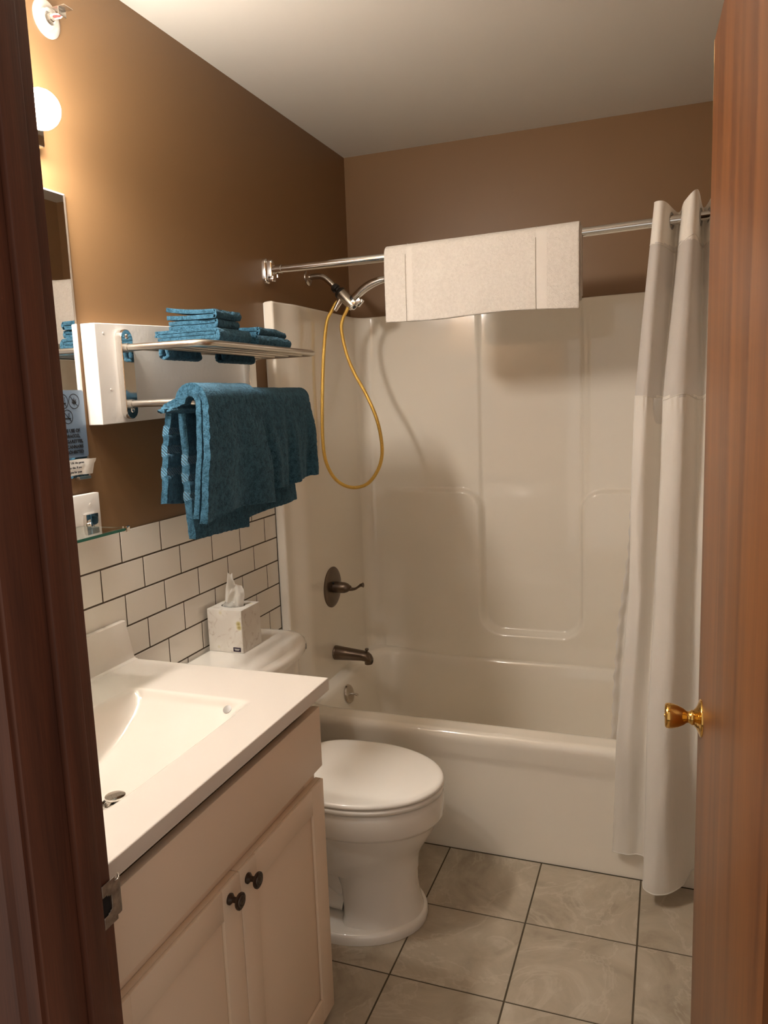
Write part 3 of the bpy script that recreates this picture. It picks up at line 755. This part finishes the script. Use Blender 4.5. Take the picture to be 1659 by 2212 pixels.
# lower inner layer with woven bands
def hang(name, parent, ya, yb, x, zt, zb, thick, wave, seed, bandsz, flare=0, sl=0.0, dishx=0.0):
    P = []
    nu, nv = 50, 70
    for i in range(nu+1):
        u = i/nu; row = []
        for j in range(nv+1):
            q = j/nv; z = zt+(zb(u)-zt)*q; s = ya+(yb-ya)*u+(u-.5)*flare*q+sl*q
            inb = any(a < z < b_ for a, b_ in bandsz)
            n1 = noise.noise(Vector((s*160, z*160, seed)))*.0012+noise.noise(Vector((s*14, z*14, seed)))*.004
            row.append(Vector((x+dishx*q+wave*math.sin(u*6+seed)*q+n1-(0.003 if inb else 0), s, z)))
        P.append(row)
    o = grid(name, P, None, parent, mats=[MT['blue'], MT['bluew']], fmf=dob(bandsz))
    sm = o.modifiers.new('thick', 'SOLIDIFY'); sm.thickness = thick; sm.offset = 0
    bv = o.modifiers.new('round', 'BEVEL'); bv.width = thick*.4; bv.segments = 3; bv.limit_method = 'ANGLE'; bv.angle_limit = math.radians(50)
    return o
hang('inner_hanging_end', tA, -.283, -.034, .190, 1.425, lambda u: 1.088-.012*u, .020, .004, .5, [(1.262, 1.284), (1.222, 1.242), (1.180, 1.198)], flare=.004)
hang('back_hanging_end', tA, -.262, -.12, .140, 1.412, lambda u: 1.176-.026*u, .016, .006, 2.5, [(1.330, 1.350), (1.285, 1.308), (1.235, 1.258)], flare=.06, sl=-.028, dishx=.006)
tB = thing('bath_towel', (.23, .12, 1.10), 'blue bath towel hanging over far end of the steel bar beside the tub', 'towel', 'blue towels on the steel bar')
drape('outer_fold', tB, MT['blue'], -.086, .220, bar, .024, lambda u: .226+.006*math.sin(u*5), lambda u: .24, .014, .008, nu=70, nz=.0020, skew=.030, flare=-.030, nwave=2.6, seed=4.0, bulge=.016)
hang('inner_hanging_end', tB, .0, .262, .176, 1.402, lambda u: 1.094+.012*u, .018, .005, 3.3, [], flare=.03)

# --- folded towels on the shelf
def folded(parent, name, x0, x1, y0, y1, z0, z1, loops, seed, droop=0.0, lift=0.0):
    """cloth folded with its round fold on the room side; profile in x-z swept along y"""
    h = (z1-z0); t = h/loops*.5*.92
    path = []
    # serpentine spiral: layers alternate between the wall side and the room side
    n = loops*2
    zc = [z0+t/2*1.05+(h-t*1.05)*k/(n-1) for k in range(n)]
    # outer wrap: bottom layer goes round the room side to the top layer, inner layers tucked
    xr = x1-t/2; xl = x0+t/2
    order = []
    R_o = (zc[-1]-zc[0])/2; zm = (zc[-1]+zc[0])/2
    pts = []
    pts.append((xl, zc[0])); pts.append(((xl+xr)/2, zc[0])); 
    for k in range(9):
        a = -PI/2+PI*k/8; pts.append((xr-R_o+R_o*math.cos(a), zm+R_o*math.sin(a)))
    pts.append(((xl+xr)/2, zc[-1])); 
    if n >= 4:
        r2 = (zc[-1]-zc[-2])/2; 
        for k in range(7):
            a = PI/2+PI*k/6; pts.append((xl+r2+r2*math.cos(a), zc[-1]-r2+r2*math.sin(a)))
        R_i = (zc[2]-zc[1])/2; zmi = (zc[2]+zc[1])/2; xi = xr-R_o*.72
        pts.append(((xl+xi)/2, zc[2]))
        for k in range(7):
            a = PI/2-PI*k/6; pts.append((xi-R_i+R_i*math.cos(a), zmi+R_i*math.sin(a)))
        pts.append((xl+.004, zc[1]))
    else: pts.append((xl, zc[-1]))
    prof = spline([(p[0], 0, p[1]) for p in pts], 4)
    P = []; ny = 44
    for i in range(ny+1):
        v = i/ny; y = y0+(y1-y0)*v; row = []
        sag = 1-.30*sstep(.78, 1, v)*0
        for p in prof:
            q = (p.x-x0)/(x1-x0)
            zz = p.z+lift*(1-q)**2*((p.z-z0)/h)-droop*sstep(.6, 1, v)*((p.z-z0)/h)
            n1 = noise.noise(Vector((p.x*170, y*170, p.z*170+seed)))*.0016+noise.noise(Vector((p.x*20, y*20, p.z*10+seed)))*.004
            row.append(Vector((p.x+n1, y+n1*.6+.004*math.sin(q*7+seed), zz+n1*.5*((p.z-z0)/h))))
        P.append(row)
    o = grid(name, P, MT['blue'], parent)
    sm = o.modifiers.new('thick', 'SOLIDIFY'); sm.thickness = t*.96; sm.offset = 0
    bv = o.modifiers.new('round', 'BEVEL'); bv.width = t*.4; bv.segments = 3; bv.limit_method = 'ANGLE'; bv.angle_limit = math.radians(50)
    return o
ZB0 = ZS+.0088
f1 = thing('hand_towel', (.15, -.12, ZB0), 'blue hand towel folded flat, bottom of the near stack on the shelf', 'towel', 'folded blue towels on the steel shelf')
folded(f1, 'folded_cloth', .062, .247, -.192, -.050, ZB0, ZB0+.034, 2, 1)
f2 = thing('washcloth', (.16, -.12, ZB0+.035), 'blue washcloth with curled corner, second from top of near stack', 'towel', 'folded blue towels on the steel shelf')
folded(f2, 'folded_cloth', .095, .236, -.182, -.078, ZB0+.0345, ZB0+.0545, 1, 3)
f3 = thing('washcloth', (.16, -.12, ZB0+.055), 'blue washcloth with raised corner, topmost of near stack', 'towel', 'folded blue towels on the steel shelf')
folded(f3, 'folded_cloth', .092, .238, -.182, -.074, ZB0+.055, ZB0+.077, 1, 5, 0, .016)
f4 = thing('hand_towel', (.16, .08, ZB0), 'blue hand towel folded flat, bottom of the far stack on the shelf', 'towel', 'folded blue towels on the steel shelf')
folded(f4, 'folded_cloth', .075, .247, -.004, .166, ZB0, ZB0+.028, 2, 7, .004)
f5 = thing('washcloth', (.16, .09, ZB0+.029), 'blue washcloth on top of the far stack on the shelf', 'towel', 'folded blue towels on the steel shelf')
folded(f5, 'folded_cloth', .095, .238, .018, .160, ZB0+.0285, ZB0+.050, 1, 9, .010)
# ends that sag between the rails
def flap(parent, y0, y1, seed):
    P = []
    for i in range(31):
        u = i/30; y = y0+(y1-y0)*u; row = []
        for j in range(41):
            a = PI*j/40; n1 = noise.noise(Vector((y*150, j*.7, seed)))*.0014
            cx = .1085; r = .0125
            if j <= 12: q = (cx-r, ZS+.016-.036*j/12)
            elif j >= 28: q = (cx+r, ZS+.016-.036*(40-j)/12)
            else:
                a = PI-PI*(j-12)/16*-1; a = PI+PI*(j-12)/16
                q = (cx+r*math.cos(a), ZS-.020+r*.6*math.sin(a))
            row.append(Vector((q[0]+n1, y+.002*math.sin(j*.5), q[1]+n1)))
        P.append(row)
    o = grid('hanging_end', P, MT['blue'], parent); sm = o.modifiers.new('t', 'SOLIDIFY'); sm.thickness = .007; sm.offset = -1
    return o
flap(f1, -.222, -.082, 1); flap(f4, .022, .188, 4)

# --- mirror with sign and note
mir = thing('wall_mirror', (.006, -.70, 1.245), 'plain rectangular wall mirror above the vanity beside the door jamb', 'mirror')
box('mirror_glass', (.0005, -1.01, 1.2480), (.0085, -.3960, 1.8520), MT['mirror'], mir, 0)
P = [[Vector((.0086, -.3960, z)), Vector((.004, -.3850, z+(0.0045 if z > 1.5 else -.0015))), Vector((.0005, -.3845, z+(0.0045 if z > 1.5 else -.0015)))] for z in (1.2480, 1.8520)]
tag(grid('bevelled_edge', P, MT['bevel'], mir, smooth=False), 'bright bevelled edge')
P = [[Vector((.0086, y, 1.8520)), Vector((.004, y+(0.010 if y > -.7 else 0), 1.8570)), Vector((.0005, y+(0.010 if y > -.7 else 0), 1.8575))] for y in (-1.01, -.3960)]
grid('bevelled_edge', P, MT['bevel'], mir, smooth=False)
box('mirror_clip', (.0005, -.43, 1.243), (.013, -.393, 1.2495), MT['steel'], mir, .001)

sg = thing('no_smoking_sign', (.010, -.44, 1.293), 'small blue metal sign with black prohibition symbols on the mirror corner', 'sign')
prism('sign_plate', rrect(.096, .147, .007), (.0089, -.4395, 1.3665), (0, 1, 0), (0, 0, 1), (1, 0, 0), .0010, MT['sign'], sg)
XS = .0102
for s, z, sz in (('THE USE OF', 1.3490, .0100), ('TOBACCO,', 1.3372, .0100), ('E-CIGARETTES,', 1.3255, .0100), ('OR CANNABIS', 1.3138, .0100), ('IS PROHIBITED', 1.3022, .0100)):
    text('lettering', s, sz, (XS, -.4395, z), MT['ink'], sg, bold=.00025)
def ringm(y, z, r, kind):
    R = []
    for k in range(40):
        a = 2*PI*k/40; R.append([Vector((XS, y+q*math.cos(a), z+q*math.sin(a))) for q in (r, r-.0016)])
    o = grid('prohibition_symbol', R, MT['ink'], sg, closed_u=True, smooth=False)
    def bar_(a, b_, w_):
        a = Vector((XS+.0001, *a)); b_ = Vector((XS+.0001, *b_)); d = (b_-a).normalized(); n_ = Vector((0, -d.z, d.y))*w_
        return [a-n_, a+n_, b_+n_, b_-n_]
    V, Fc = [], []
    def q(l): Fc.append(list(range(len(V), len(V)+len(l)))); V.extend(l)
    c = r*.70; q(bar_((y-c, z+c), (y+c, z-c), .0007))
    if kind == 'leaf':
        for ang, ln in ((90, .82), (55, .72), (125, .72), (25, .55), (155, .55), (0, .34), (180, .34)):
            a = math.radians(ang); d = Vector((0, math.cos(a), math.sin(a))); n_ = Vector((0, -d.z, d.y)); o0 = Vector((XS+.0001, y, z-r*.28)); l = r*ln*1.05; w_ = r*.10
            q([o0, o0+d*l*.45+n_*w_, o0+d*l, o0+d*l*.45-n_*w_])
        q(bar_((y, z-r*.28), (y+.0003, z-r*.68), .0004))
    elif kind == 'cig':
        q(bar_((y-r*.62, z-r*.25), (y+r*.55, z-r*.25), .0016)); 
        for dx in (.2, .42): q(bar_((y+r*dx, z-r*.05), (y+r*(dx-.12), z+r*.25), .0006)); q(bar_((y+r*(dx-.12), z+r*.25), (y+r*dx, z+r*.55), .0006))
    else:
        q(bar_((y-r*.5, z-r*.5), (y+r*.15, z+r*.15), .0018)); q(bar_((y+r*.15, z+r*.15), (y+r*.4, z+r*.45), .0008))
    mk('pictogram', V, Fc, MT['ink'], o)
ringm(-.4225, 1.4155, .0165, 'leaf'); ringm(-.4565, 1.4155, .0165, 'cig'); ringm(-.4455, 1.3825, .0155, 'cig')
nt_ = thing('paper_note', (.010, -.44, 1.254), 'torn white paper note taped under the blue sign', 'note')
P = []
for i in range(13):
    u = i/12; y = -.500+.1145*u+.002*math.sin(i*2.1)*(1 if i == 12 else 0)
    P.append([Vector((.0104+.010*sstep(.75, 1, u)*v+.001*math.sin(u*9), y+(.004 if i == 12 and v > .7 else 0), 1.2540+.0005*math.sin(i)+.0345*v)) for v in [k/6 for k in range(7)]])
grid('paper_sheet', P, MT['paper'], nt_)
for s, z in (('DO NOT USE the games', 1.2795), ('back for this. If you', 1.2690), ('thank you for your', 1.2592)):
    text('handwriting', s, .0068, (.0125, -.4465, z), MT['ink'], nt_)

# --- small glass shelf on white board
gb = tag(box('backing_board', (.0065, -.565, 1.108), (.022, -.3845, 1.2105), MT['board'], None, .0015), 'small white backing board on wall behind glass shelf', 'board')
lathe('screw_plug', (.0219, -.415, 1.186), (1, 0, 0), [(0, .004), (.0006, .0035), (.0006, .0001)], MT['trim'], gb, 14)
gs = thing('glass_shelf', (.085, -.70, 1.137), 'clear glass shelf with green edge and chrome end over the backsplash', 'shelf')
box('glass_pane', (.024, -.98, 1.1375), (.1475, -.4535, 1.1435), MT['glass'], gs, .0006, 1)
box('glass_edge', (.1476, -.98, 1.1376), (.1486, -.4535, 1.1434), MT['glassedge'], gs)
box('glass_edge', (.024, -.4534, 1.1376), (.1475, -.4526, 1.1434), MT['glassedge'], gs)
box('end_clip', (.142, -.461, 1.1345), (.1525, -.449, 1.1478), MT['chrome'], gs, .0012)
box('wall_bracket', (.0225, -.441, 1.126), (.031, -.402, 1.1665), MT['chrome'], gs, .0015)
tube('bracket_pin', [(.031, -.425, 1.1445), (.045, -.44, 1.1440), (.060, -.456, 1.1405)], .004, MT['chrome'], gs, 10)

# --- vanity light above the mirror
vl = thing('vanity_light', (.0, -.72, 1.92), 'bare globe vanity light glowing on the wall above the mirror', 'lamp')
box('light_bar', (.0005, -1.02, 1.925), (.034, -.46, 1.995), MT['chrome'], vl, .006)
for y in (-.552, -.722, -.892):
    lathe('bulb_socket', (.032, y, 1.960), (1, 0, 0), [(0, .020), (.018, .019), (.026, .016)], MT['chrome'], vl, 24)
    lathe('bulb', (.112, y, 1.960), (-1, 0, 0), [(-.0365, .0001)]+[(.0365*-math.cos(a), .0365*math.sin(a)) for a in [PI*k/14 for k in range(1, 12)]]+[(.045, .015), (.056, .013)], MT['bulb'], vl, 24, 80)

# --- sidewall sprinkler
spk = thing('fire_sprinkler', (.0, -.388, 2.17), 'sidewall fire sprinkler with round plate high on brown wall', 'sprinkler')
lathe('escutcheon', (.0003, -.388, 2.206), (1, 0, 0), [(0, .0375), (.002, .0375), (.004, .034), (.0045, .026), (.003, .0215), (.003, .0205), (.010, .019), (.0105, .014), (.006, .0135), (.006, .0001)], MT['white'], spk, 40)
lathe('body', (.004, -.388, 2.206), (1, 0, 0), [(0, .0095), (.012, .0095), (.013, .007), (.019, .007)], MT['steel'], spk, 6)
for s in (-1, 1): tube('frame_arm', [(.018, -.388+.007*s, 2.206), (.030, -.388+.009*s, 2.206), (.042, -.388+.003*s, 2.206)], .0017, MT['white'], spk, 8)
tube('glass_bulb', [(.020, -.388, 2.206), (.040, -.388, 2.206)], .0021, MT['red'], spk, 10)
box('deflector', (.042, -.399, 2.203), (.0435, -.377, 2.219), MT['steel'], spk, .0004)
box('deflector_hood', (.026, -.401, 2.2165), (.060, -.375, 2.2182), MT['steel'], spk, .0004)

# ================================================================== VANITY
ZC = .7935; CX = .539; CY0, CY1 = -1.075, -.3115
van = thing('vanity_cabinet', (.265, -.695, 0), 'cream painted vanity cabinet with two shaker doors', 'cabinet')
VY0, VY1 = -1.060, -.352
bm = bmesh.new()
for nm, lo, hi in (('side_panel', (.0135, VY1-.016, .012), (.494, VY1, ZC-.0305)), ('side_panel', (.0135, VY0, .012), (.494, VY0+.016, ZC-.0305)), ('bottom_panel', (.0135, VY0+.016, .03), (.494, VY1-.016, .045)), ('back_panel', (.0135, VY0+.016, .045), (.018, VY1-.016, .64)),
    ('face_frame', (.494, VY0, .012), (.512, VY0+.05, ZC-.0305)), ('face_frame', (.494, VY1-.05, .012), (.512, VY1, ZC-.0305)), ('face_frame', (.494, VY0+.05, .565), (.512, VY1-.05, .62)), ('top_stretcher', (.455, VY0+.05, .70), (.470, VY1-.05, ZC-.0305)), ('face_frame', (.494, VY0+.05, .012), (.512, VY1-.05, .05)), ('face_frame', (.494, -.73, .05), (.512, -.676, .565))):
    box(nm, lo, hi, MT['cab'], van, .0008)
box('false_drawer_front', (.5125, VY0+.002, .6035), (.531, -.3465, .7400), MT['cab'], van, .0022)
def shaker(y0, y1, z0, z1, knob_y, lab=None):
    d = box('door', (.5125, y0, z0), (.5245, y1, z1), MT['cab'], van, .0008)
    st = .056; x0, x1 = .5246, .5315
    for lo, hi in (((x0, y0, z0), (x1, y0+st, z1)), ((x0, y1-st, z0), (x1, y1, z1)), ((x0, y0+st, z1-st), (x1, y1-st, z1)), ((x0, y0+st, z0), (x1, y1-st, z0+st))):
        box('door_rail', lo, hi, MT['cab'], d, .0014)
    k = lathe('knob', (.5315, knob_y, .5470), (1, 0, 0), [(0, .0098), (.003, .0100), (.0055, .0075), (.008, .0052), (.0145, .0050), (.0165, .0085), (.0185, .0135), (.021, .0150), (.0235, .0148), (.0245, .0130), (.0238, .0118), (.0258, .0108), (.0260, .0082), (.0252, .0074), (.0268, .0060), (.0272, .0001)], MT['knobm'], d, 36, 28)
    return d
shaker(-.7015, -.3485, .018, .5745, -.6790)
shaker(-1.058, -.7045, .018, .5745, -.7405)

# countertop with integrated basin
ct = thing('sink_countertop', (.27, -.69, ZC-.03), 'glossy cream cultured marble vanity top with integrated rectangular basin', 'sink')
BX0, BX1, BY0, BY1 = .136, .4455, -.925, -.472
DX, DY = .308, -.744
def basin(x, y):
    r = .006; cx, cyy = (BX0+BX1)/2, (BY0+BY1)/2
    d = -sdf_rr(x, y, cx, cyy, (BX1-BX0)/2, (BY1-BY0)/2, r)
    if d <= 0: return 0
    fx = sstep(0, .050, x-BX0)*sstep(0, .050, BX1-x)
    b_ = min(1, max(0, (BY1-y)/(BY1-DY+.02), )) if y > DY-.02 else min(1, max(0, (y-BY0)/(DY-.02-BY0)))
    t = abs((x-(BX0+BX1)/2)/((BX1-BX0)/2))
    fy = 1-(1-b_)**2.6
    fy = fy*sstep(0, .018, min(BY1-y, y-BY0)) if min(BY1-y, y-BY0) < .018 else fy
    return -.102*fy*fx
P = []
nx, ny = 150, 210
X_ = [.0205+(CX-.003-.0205)*i/nx for i in range(nx+1)]
Y_ = [CY0+(CY1-.002-CY0)*j/ny for j in range(ny+1)]
for x in X_:
    row = [Vector((x, CY0, ZC-.028)), Vector((x, CY0, ZC))]+[Vector((x, y, ZC+basin(x, y))) for y in Y_]+[Vector((x, CY1-.0006, ZC-.0006)), Vector((x, CY1, ZC-.002)), Vector((x, CY1, ZC-.0285))]
    P.append(row)
for dx, dz, dy in ((.0022, -.0006, .0), (.003, -.0022, .0), (.003, -.0285, 0)):
    P.append([Vector((CX-.003+dx, v.y, min(v.z, ZC+dz))) for v in P[nx]])
def holeskip(c): return (c.x-DX)**2+(c.y-DY)**2 < .0205**2
o = grid('counter_slab', P, MT['marble'], ct, skip=holeskip); autosmooth(o, 50)
# backsplash with coved foot
bsp = []
for y, r_ in ((CY0, 0), (-.345, 0), (-.333, 0)):
    bsp.append([Vector((x, y, z)) for x, z in ((.0062, ZC-.028), (.0062, .8935), (.0165, .8935), (.0190, .8925), (.0200, .8900), (.0200, .812), (.0205, .803), (.0225, .797), (.0265, .7942), (.0320, .7937), (.0320, ZC-.028))])
bsp.append([Vector((x, -.3225+.0115*(1-sstep(.7937, .86, z))+(-.008)*sstep(.86, .8935, z), z)) for x, z in ((.0062, ZC-.028), (.0062, .8935), (.0165, .8935), (.0185, .8925), (.0195, .8900), (.0195, .812), (.0200, .803), (.022, .797), (.026, .7942), (.0315, .7937), (.0315, ZC-.028))])
o = grid('backsplash', bsp, MT['marble'], ct, closed_v=True, cap=True); autosmooth(o, 35)
# drain
dz = ZC+basin(DX+.022, DY)
dr = lathe('drain_flange', (DX, DY, dz-.006), (0, 0, 1), [(0, .0275), (.0065, .0275), (.0075, .026), (.006, .021), (-.02, .0205), (-.02, .0001)], MT['chrome'], ct, 36)
lathe('pop_up_stopper', (DX, DY, dz-.004), (0, 0, 1), [(0, .006), (.010, .007), (.014, .0165), (.0165, .0185), (.019, .0180), (.0205, .012), (.0205, .0001)], MT['chrome'], dr, 32)
# grey disc on the right hand slope, coloured as the shade inside an overflow hole
lathe('overflow_hole_shade', (.3918, -.4922, .7764), (0, -.64, .77), [(0, .0092), (.0010, .0092), (.0013, .0080), (.0012, .0001)], MT['grey'], ct, 24)

# ================================================================== TOILET
TY = .014
wc = thing('toilet', (.36, TY, 0), 'white two piece toilet with closed lid between vanity and tub', 'toilet')
def outline(xb, xf, hw, n=48, back=.35, sq=2.6):
    """egg: half ellipse in front, squarish behind"""
    xc = xf-hw*1.33; pts = []
    for k in range(n):
        a = 2*PI*k/n; c, s = math.cos(a), math.sin(a)
        if c >= 0: x = xc+(xf-xc)*c; y = hw*s
        else:
            x = xc-(xc-xb)*abs(c)**(2/sq); y = hw*math.copysign(abs(s)**(2/sq), s)*(1-.10*abs(c))
        pts.append((x, y))
    return pts
def loft(name, lv, mat, parent, cap=True, ang=60):
    P = [[Vector((x, TY+y, z)) for x, y in pts] for z, pts in lv]
    o = grid(name, P, mat, parent, closed_v=True, cap=cap); autosmooth(o, ang); return o
bowl = [(.150, outline(.30, .6205, .103)), (.175, outline(.28, .622, .107)), (.200, outline(.26, .628, .116)), (.225, outline(.24, .642, .128)), (.250, outline(.22, .658, .142)), (.275, outline(.20, .672, .155)), (.290, outline(.19, .678, .162)), (.300, outline(.17, .684, .168)), (.303, outline(.16, .690, .1735)), (.310, outline(.15, .6930, .1765)), (.355, outline(.14, .6950, .1775)), (.368, outline(.14, .6930, .176)), (.3715, outline(.14, .687, .171)), (.372, outline(.15, .62, .12))]
loft('bowl', bowl, MT['porc'], wc)
ped = [(.020, outline(.425, .634, .128)), (.032, outline(.428, .630, .1235)), (.045, outline(.43, .6265, .119)), (.075, outline(.425, .621, .113)), (.11, outline(.415, .6175, .107)), (.145, outline(.395, .618, .104)), (.175, outline(.36, .620, .106)), (.205, outline(.32, .628, .116))]
loft('pedestal', ped, MT['porc'], wc)
base = [(0.0005, outline(.10, .640, .1615)), (.010, outline(.10, .6415, .1625)), (.021, outline(.102, .640, .161)), (.027, outline(.106, .636, .157)), (.0285, outline(.115, .628, .149))]
loft('foot', base, MT['porc'], wc)
# trapway body behind the pedestal
tp = spline([(.44, TY, .10), (.36, TY, .17), (.29, TY, .235), (.22, TY, .22), (.165, TY, .14), (.150, TY, .03)], 7)
tube('trapway', tp, lambda t: .085-.018*t, MT['porc'], wc, 28)
tube('trap_bulge', spline([(.43, TY-.045, .06), (.34, TY-.055, .085), (.26, TY-.05, .16), (.20, TY-.045, .12), (.17, TY-.04, .03)], 6), .040, MT['porc'], wc, 20)
for s in (-1, 1):
    lathe('bolt_cap', (.33, TY+.128*s, .028), (0, 0, 1), [(0, .014), (.008, .0135), (.016, .009), (.019, .003), (.0195, .0001)], MT['porc'], wc, 20)
# seat and lid
def ringo(pts, d):
    cx = sum(p[0] for p in pts)/len(pts); out = []
    n = len(pts)
    for k, p in enumerate(pts):
        a, b_ = pts[k-1], pts[(k+1) % n]; tx, ty = b_[0]-a[0], b_[1]-a[1]; l = math.hypot(tx, ty) or 1
        out.append((p[0]-ty/l*d, p[1]+tx/l*d))
    return out
so = outline(.262, .6955, .182, 64, sq=4.0)
st = loft('seat', [(.3745, ringo(so, .004)), (.3765, ringo(so, .0005)), (.3835, so), (.3875, ringo(so, .0015)), (.3890, ringo(so, .006))], MT['seat'], wc)
ld = loft('lid', [(.3915, ringo(so, .005)), (.3930, ringo(so, .0005)), (.3975, ringo(so, -.0005)), (.4020, ringo(so, .0020)), (.4045, ringo(so, .0065)), (.4060, ringo(so, .014)), (.4068, ringo(so, .030)), (.4075, ringo(so, .07))], MT['seat'], wc)
for s in (-1, 1): box('hinge', (.238, TY+.072*s-.018, .372), (.272, TY+.072*s+.018, .396), MT['seat'], wc, .004)
# tank and lid
def tk(xf_side, xf_mid, hy, xb=.022, rr_=.03):
    pts = []
    n = 22
    for k in range(n+1):
        v = -1+2*k/n; y = hy*v
        e = 1-abs(v)**7*.22
        pts.append((xb+(xf_side+(xf_mid-xf_side)*(1-v*v)-xb)*e, y))
    pts += [(xb+.05, hy*1.0), (xb+.012, hy*.997), (xb, hy*.965), (xb, 0), (xb, -hy*.965), (xb+.012, -hy*.997), (xb+.05, -hy*1.0)]
    return pts
def tloft(name, lv, mat):
    P = [[Vector((x, TY+y, z)) for x, y in pts] for z, pts in lv]
    o = grid(name, P, mat, wc, closed_v=True, cap=True); autosmooth(o, 60); return o
tloft('tank', [(.3725, tk(.165, .19, .185)), (.40, tk(.178, .21, .203)), (.45, tk(.186, .222, .212)), (.56, tk(.194, .236, .222)), (.676, tk(.200, .248, .229))], MT['porc'])
tl = tloft('tank_lid', [(.676, tk(.208, .262, .236, .013)), (.678, tk(.214, .268, .240, .011)), (.692, tk(.216, .270, .2415, .010)), (.700, tk(.213, .268, .2395, .011)), (.7040, tk(.206, .260, .234, .014)), (.7055, tk(.19, .245, .222, .02))], MT['porc'])
tv = prism('maker_badge', rrect(.010, .016, .001), (.2450, TY+.152, .688), (-.30, .954, 0), (0, 0, 1), (.954, .30, 0), .0022, MT['grey'], wc)

# --- tissue box on the tank
tb = thing('tissue_box', (.074, .065, .7062), 'cube tissue box with pale flower print on the toilet tank', 'tissue box')
bx = (.0185, .013, .7062, .1285, .1155, .8285)
# carton: four walls and a top with an oval mouth
P = []
hole_c = ((bx[0]+bx[3])/2, (bx[1]+bx[4])/2)
for t_ in (0, 1): pass
n = 64; outer = []; inner = []
for k in range(n):
    a = 2*PI*k/n; c, s = math.cos(a), math.sin(a); m_ = max(abs(c), abs(s))
    outer.append((hole_c[0]+(bx[3]-bx[0])/2*c/m_, hole_c[1]+(bx[4]-bx[1])/2*s/m_)); inner.append((hole_c[0]+.036*c, hole_c[1]+.027*s))
rows = [[Vector((x, y, bx[2])) for x, y in outer], [Vector((x, y, bx[5]-.001)) for x, y in outer], [Vector((x+(hole_c[0]-x)*.012, y+(hole_c[1]-y)*.012, bx[5])) for x, y in outer], [Vector((x, y, bx[5])) for x, y in inner], [Vector((x, y, bx[5]-.002)) for x, y in inner]]
o = grid('carton', rows, MT['box'], tb, closed_v=True, smooth=False)
box('carton_base', (bx[0]+.001, bx[1]+.001, bx[2]), (bx[3]-.001, bx[4]-.001, bx[2]+.002), MT['box'], tb)
box('opening_shade', (bx[0]+.012, bx[1]+.012, bx[5]-.035), (bx[3]-.012, bx[4]-.012, bx[5]-.0335), MT['dark'], tb)  # dark sheet in place of the shade inside the carton
lb = box('label', (.0965, .0122, .7095), (.1205, .0129, .7215), MT['plum'], tb)
for z, w_ in ((.7165, .0165), (.7135, .0125)):
    box('print_line', (.1085-w_/2, .0118, z), (.1085+w_/2, .0122, z+.0014), MT['paper'], lb)
# seam down the corner
tube('carton_seam', [(.1287, .0128, .7075), (.1262, .0128, .755), (.1288, .0128, .828)], .0005, MT['stitch'], tb, 6)
# tissue plume
def plume(cx, cyy, z0, h_, w0, w1, lean, seed, n=26, m_=24, tw=0.0):
    P = []
    for j in range(m_+1):
        v = j/m_; row = []
        wv = w0*(1-v)**.7+w1*v
        for i in range(n+1):
            u = i/n*2-1
            a = tw+v*1.2
            f = .010*math.sin(u*7+seed)*(1-v*.4)+noise.noise(Vector((u*2.1, v*3, seed)))*.012
            row.append(Vector((cx+lean*v+u*wv*math.cos(a)-f*math.sin(a), cyy+u*wv*math.sin(a)+f*math.cos(a), z0+h_*v+.010*math.sin(u*3+seed)*v)))
        P.append(row)
    o = grid('tissue', P, MT['tissue'], tb); return o
def sheet(L, R, depth, seed, y0):
    Ls = spline([(a, 0, b_) for a, b_ in L], 8); Rs = spline([(a, 0, b_) for a, b_ in R], 8); P = []
    for j, (l, r) in enumerate(zip(Ls, Rs)):
        v = j/(len(Ls)-1); row = []
        for i in range(31):
            u = i/30; p = l.lerp(r, u)
            f = depth*(math.sin(u*9+seed+v*2)*(1-.5*v)+1.2*noise.noise(Vector((u*3, v*3, seed))))
            row.append(Vector((p.x, y0+f+.012*(u-.5), p.z+.003*math.sin(u*8+seed)*v)))
        P.append(row)
    return grid('tissue', P, MT['tissue'], tb)
sheet([(.046, .818), (.050, .858), (.058, .890), (.066, .925)], [(.088, .818), (.086, .858), (.084, .893), (.077, .918)], .008, 1.0, .062)
sheet([(.058, .818), (.070, .850), (.078, .876), (.086, .893)], [(.103, .818), (.108, .846), (.111, .868), (.104, .890)], .007, 4.0, .055)
# clear film at the mouth
P = []
for j in range(9):
    a = PI/2*j/8
    P.append([Vector((.070+.028*math.cos(t)*math.cos(a)*1.0, .060+.022*math.sin(t)*math.cos(a), .8270+.014*math.sin(a)+.002*math.sin(t*5))) for t in [2*PI*k/30 for k in range(30)]])
grid('plastic_film', P, MT['film'], tb, closed_v=True)
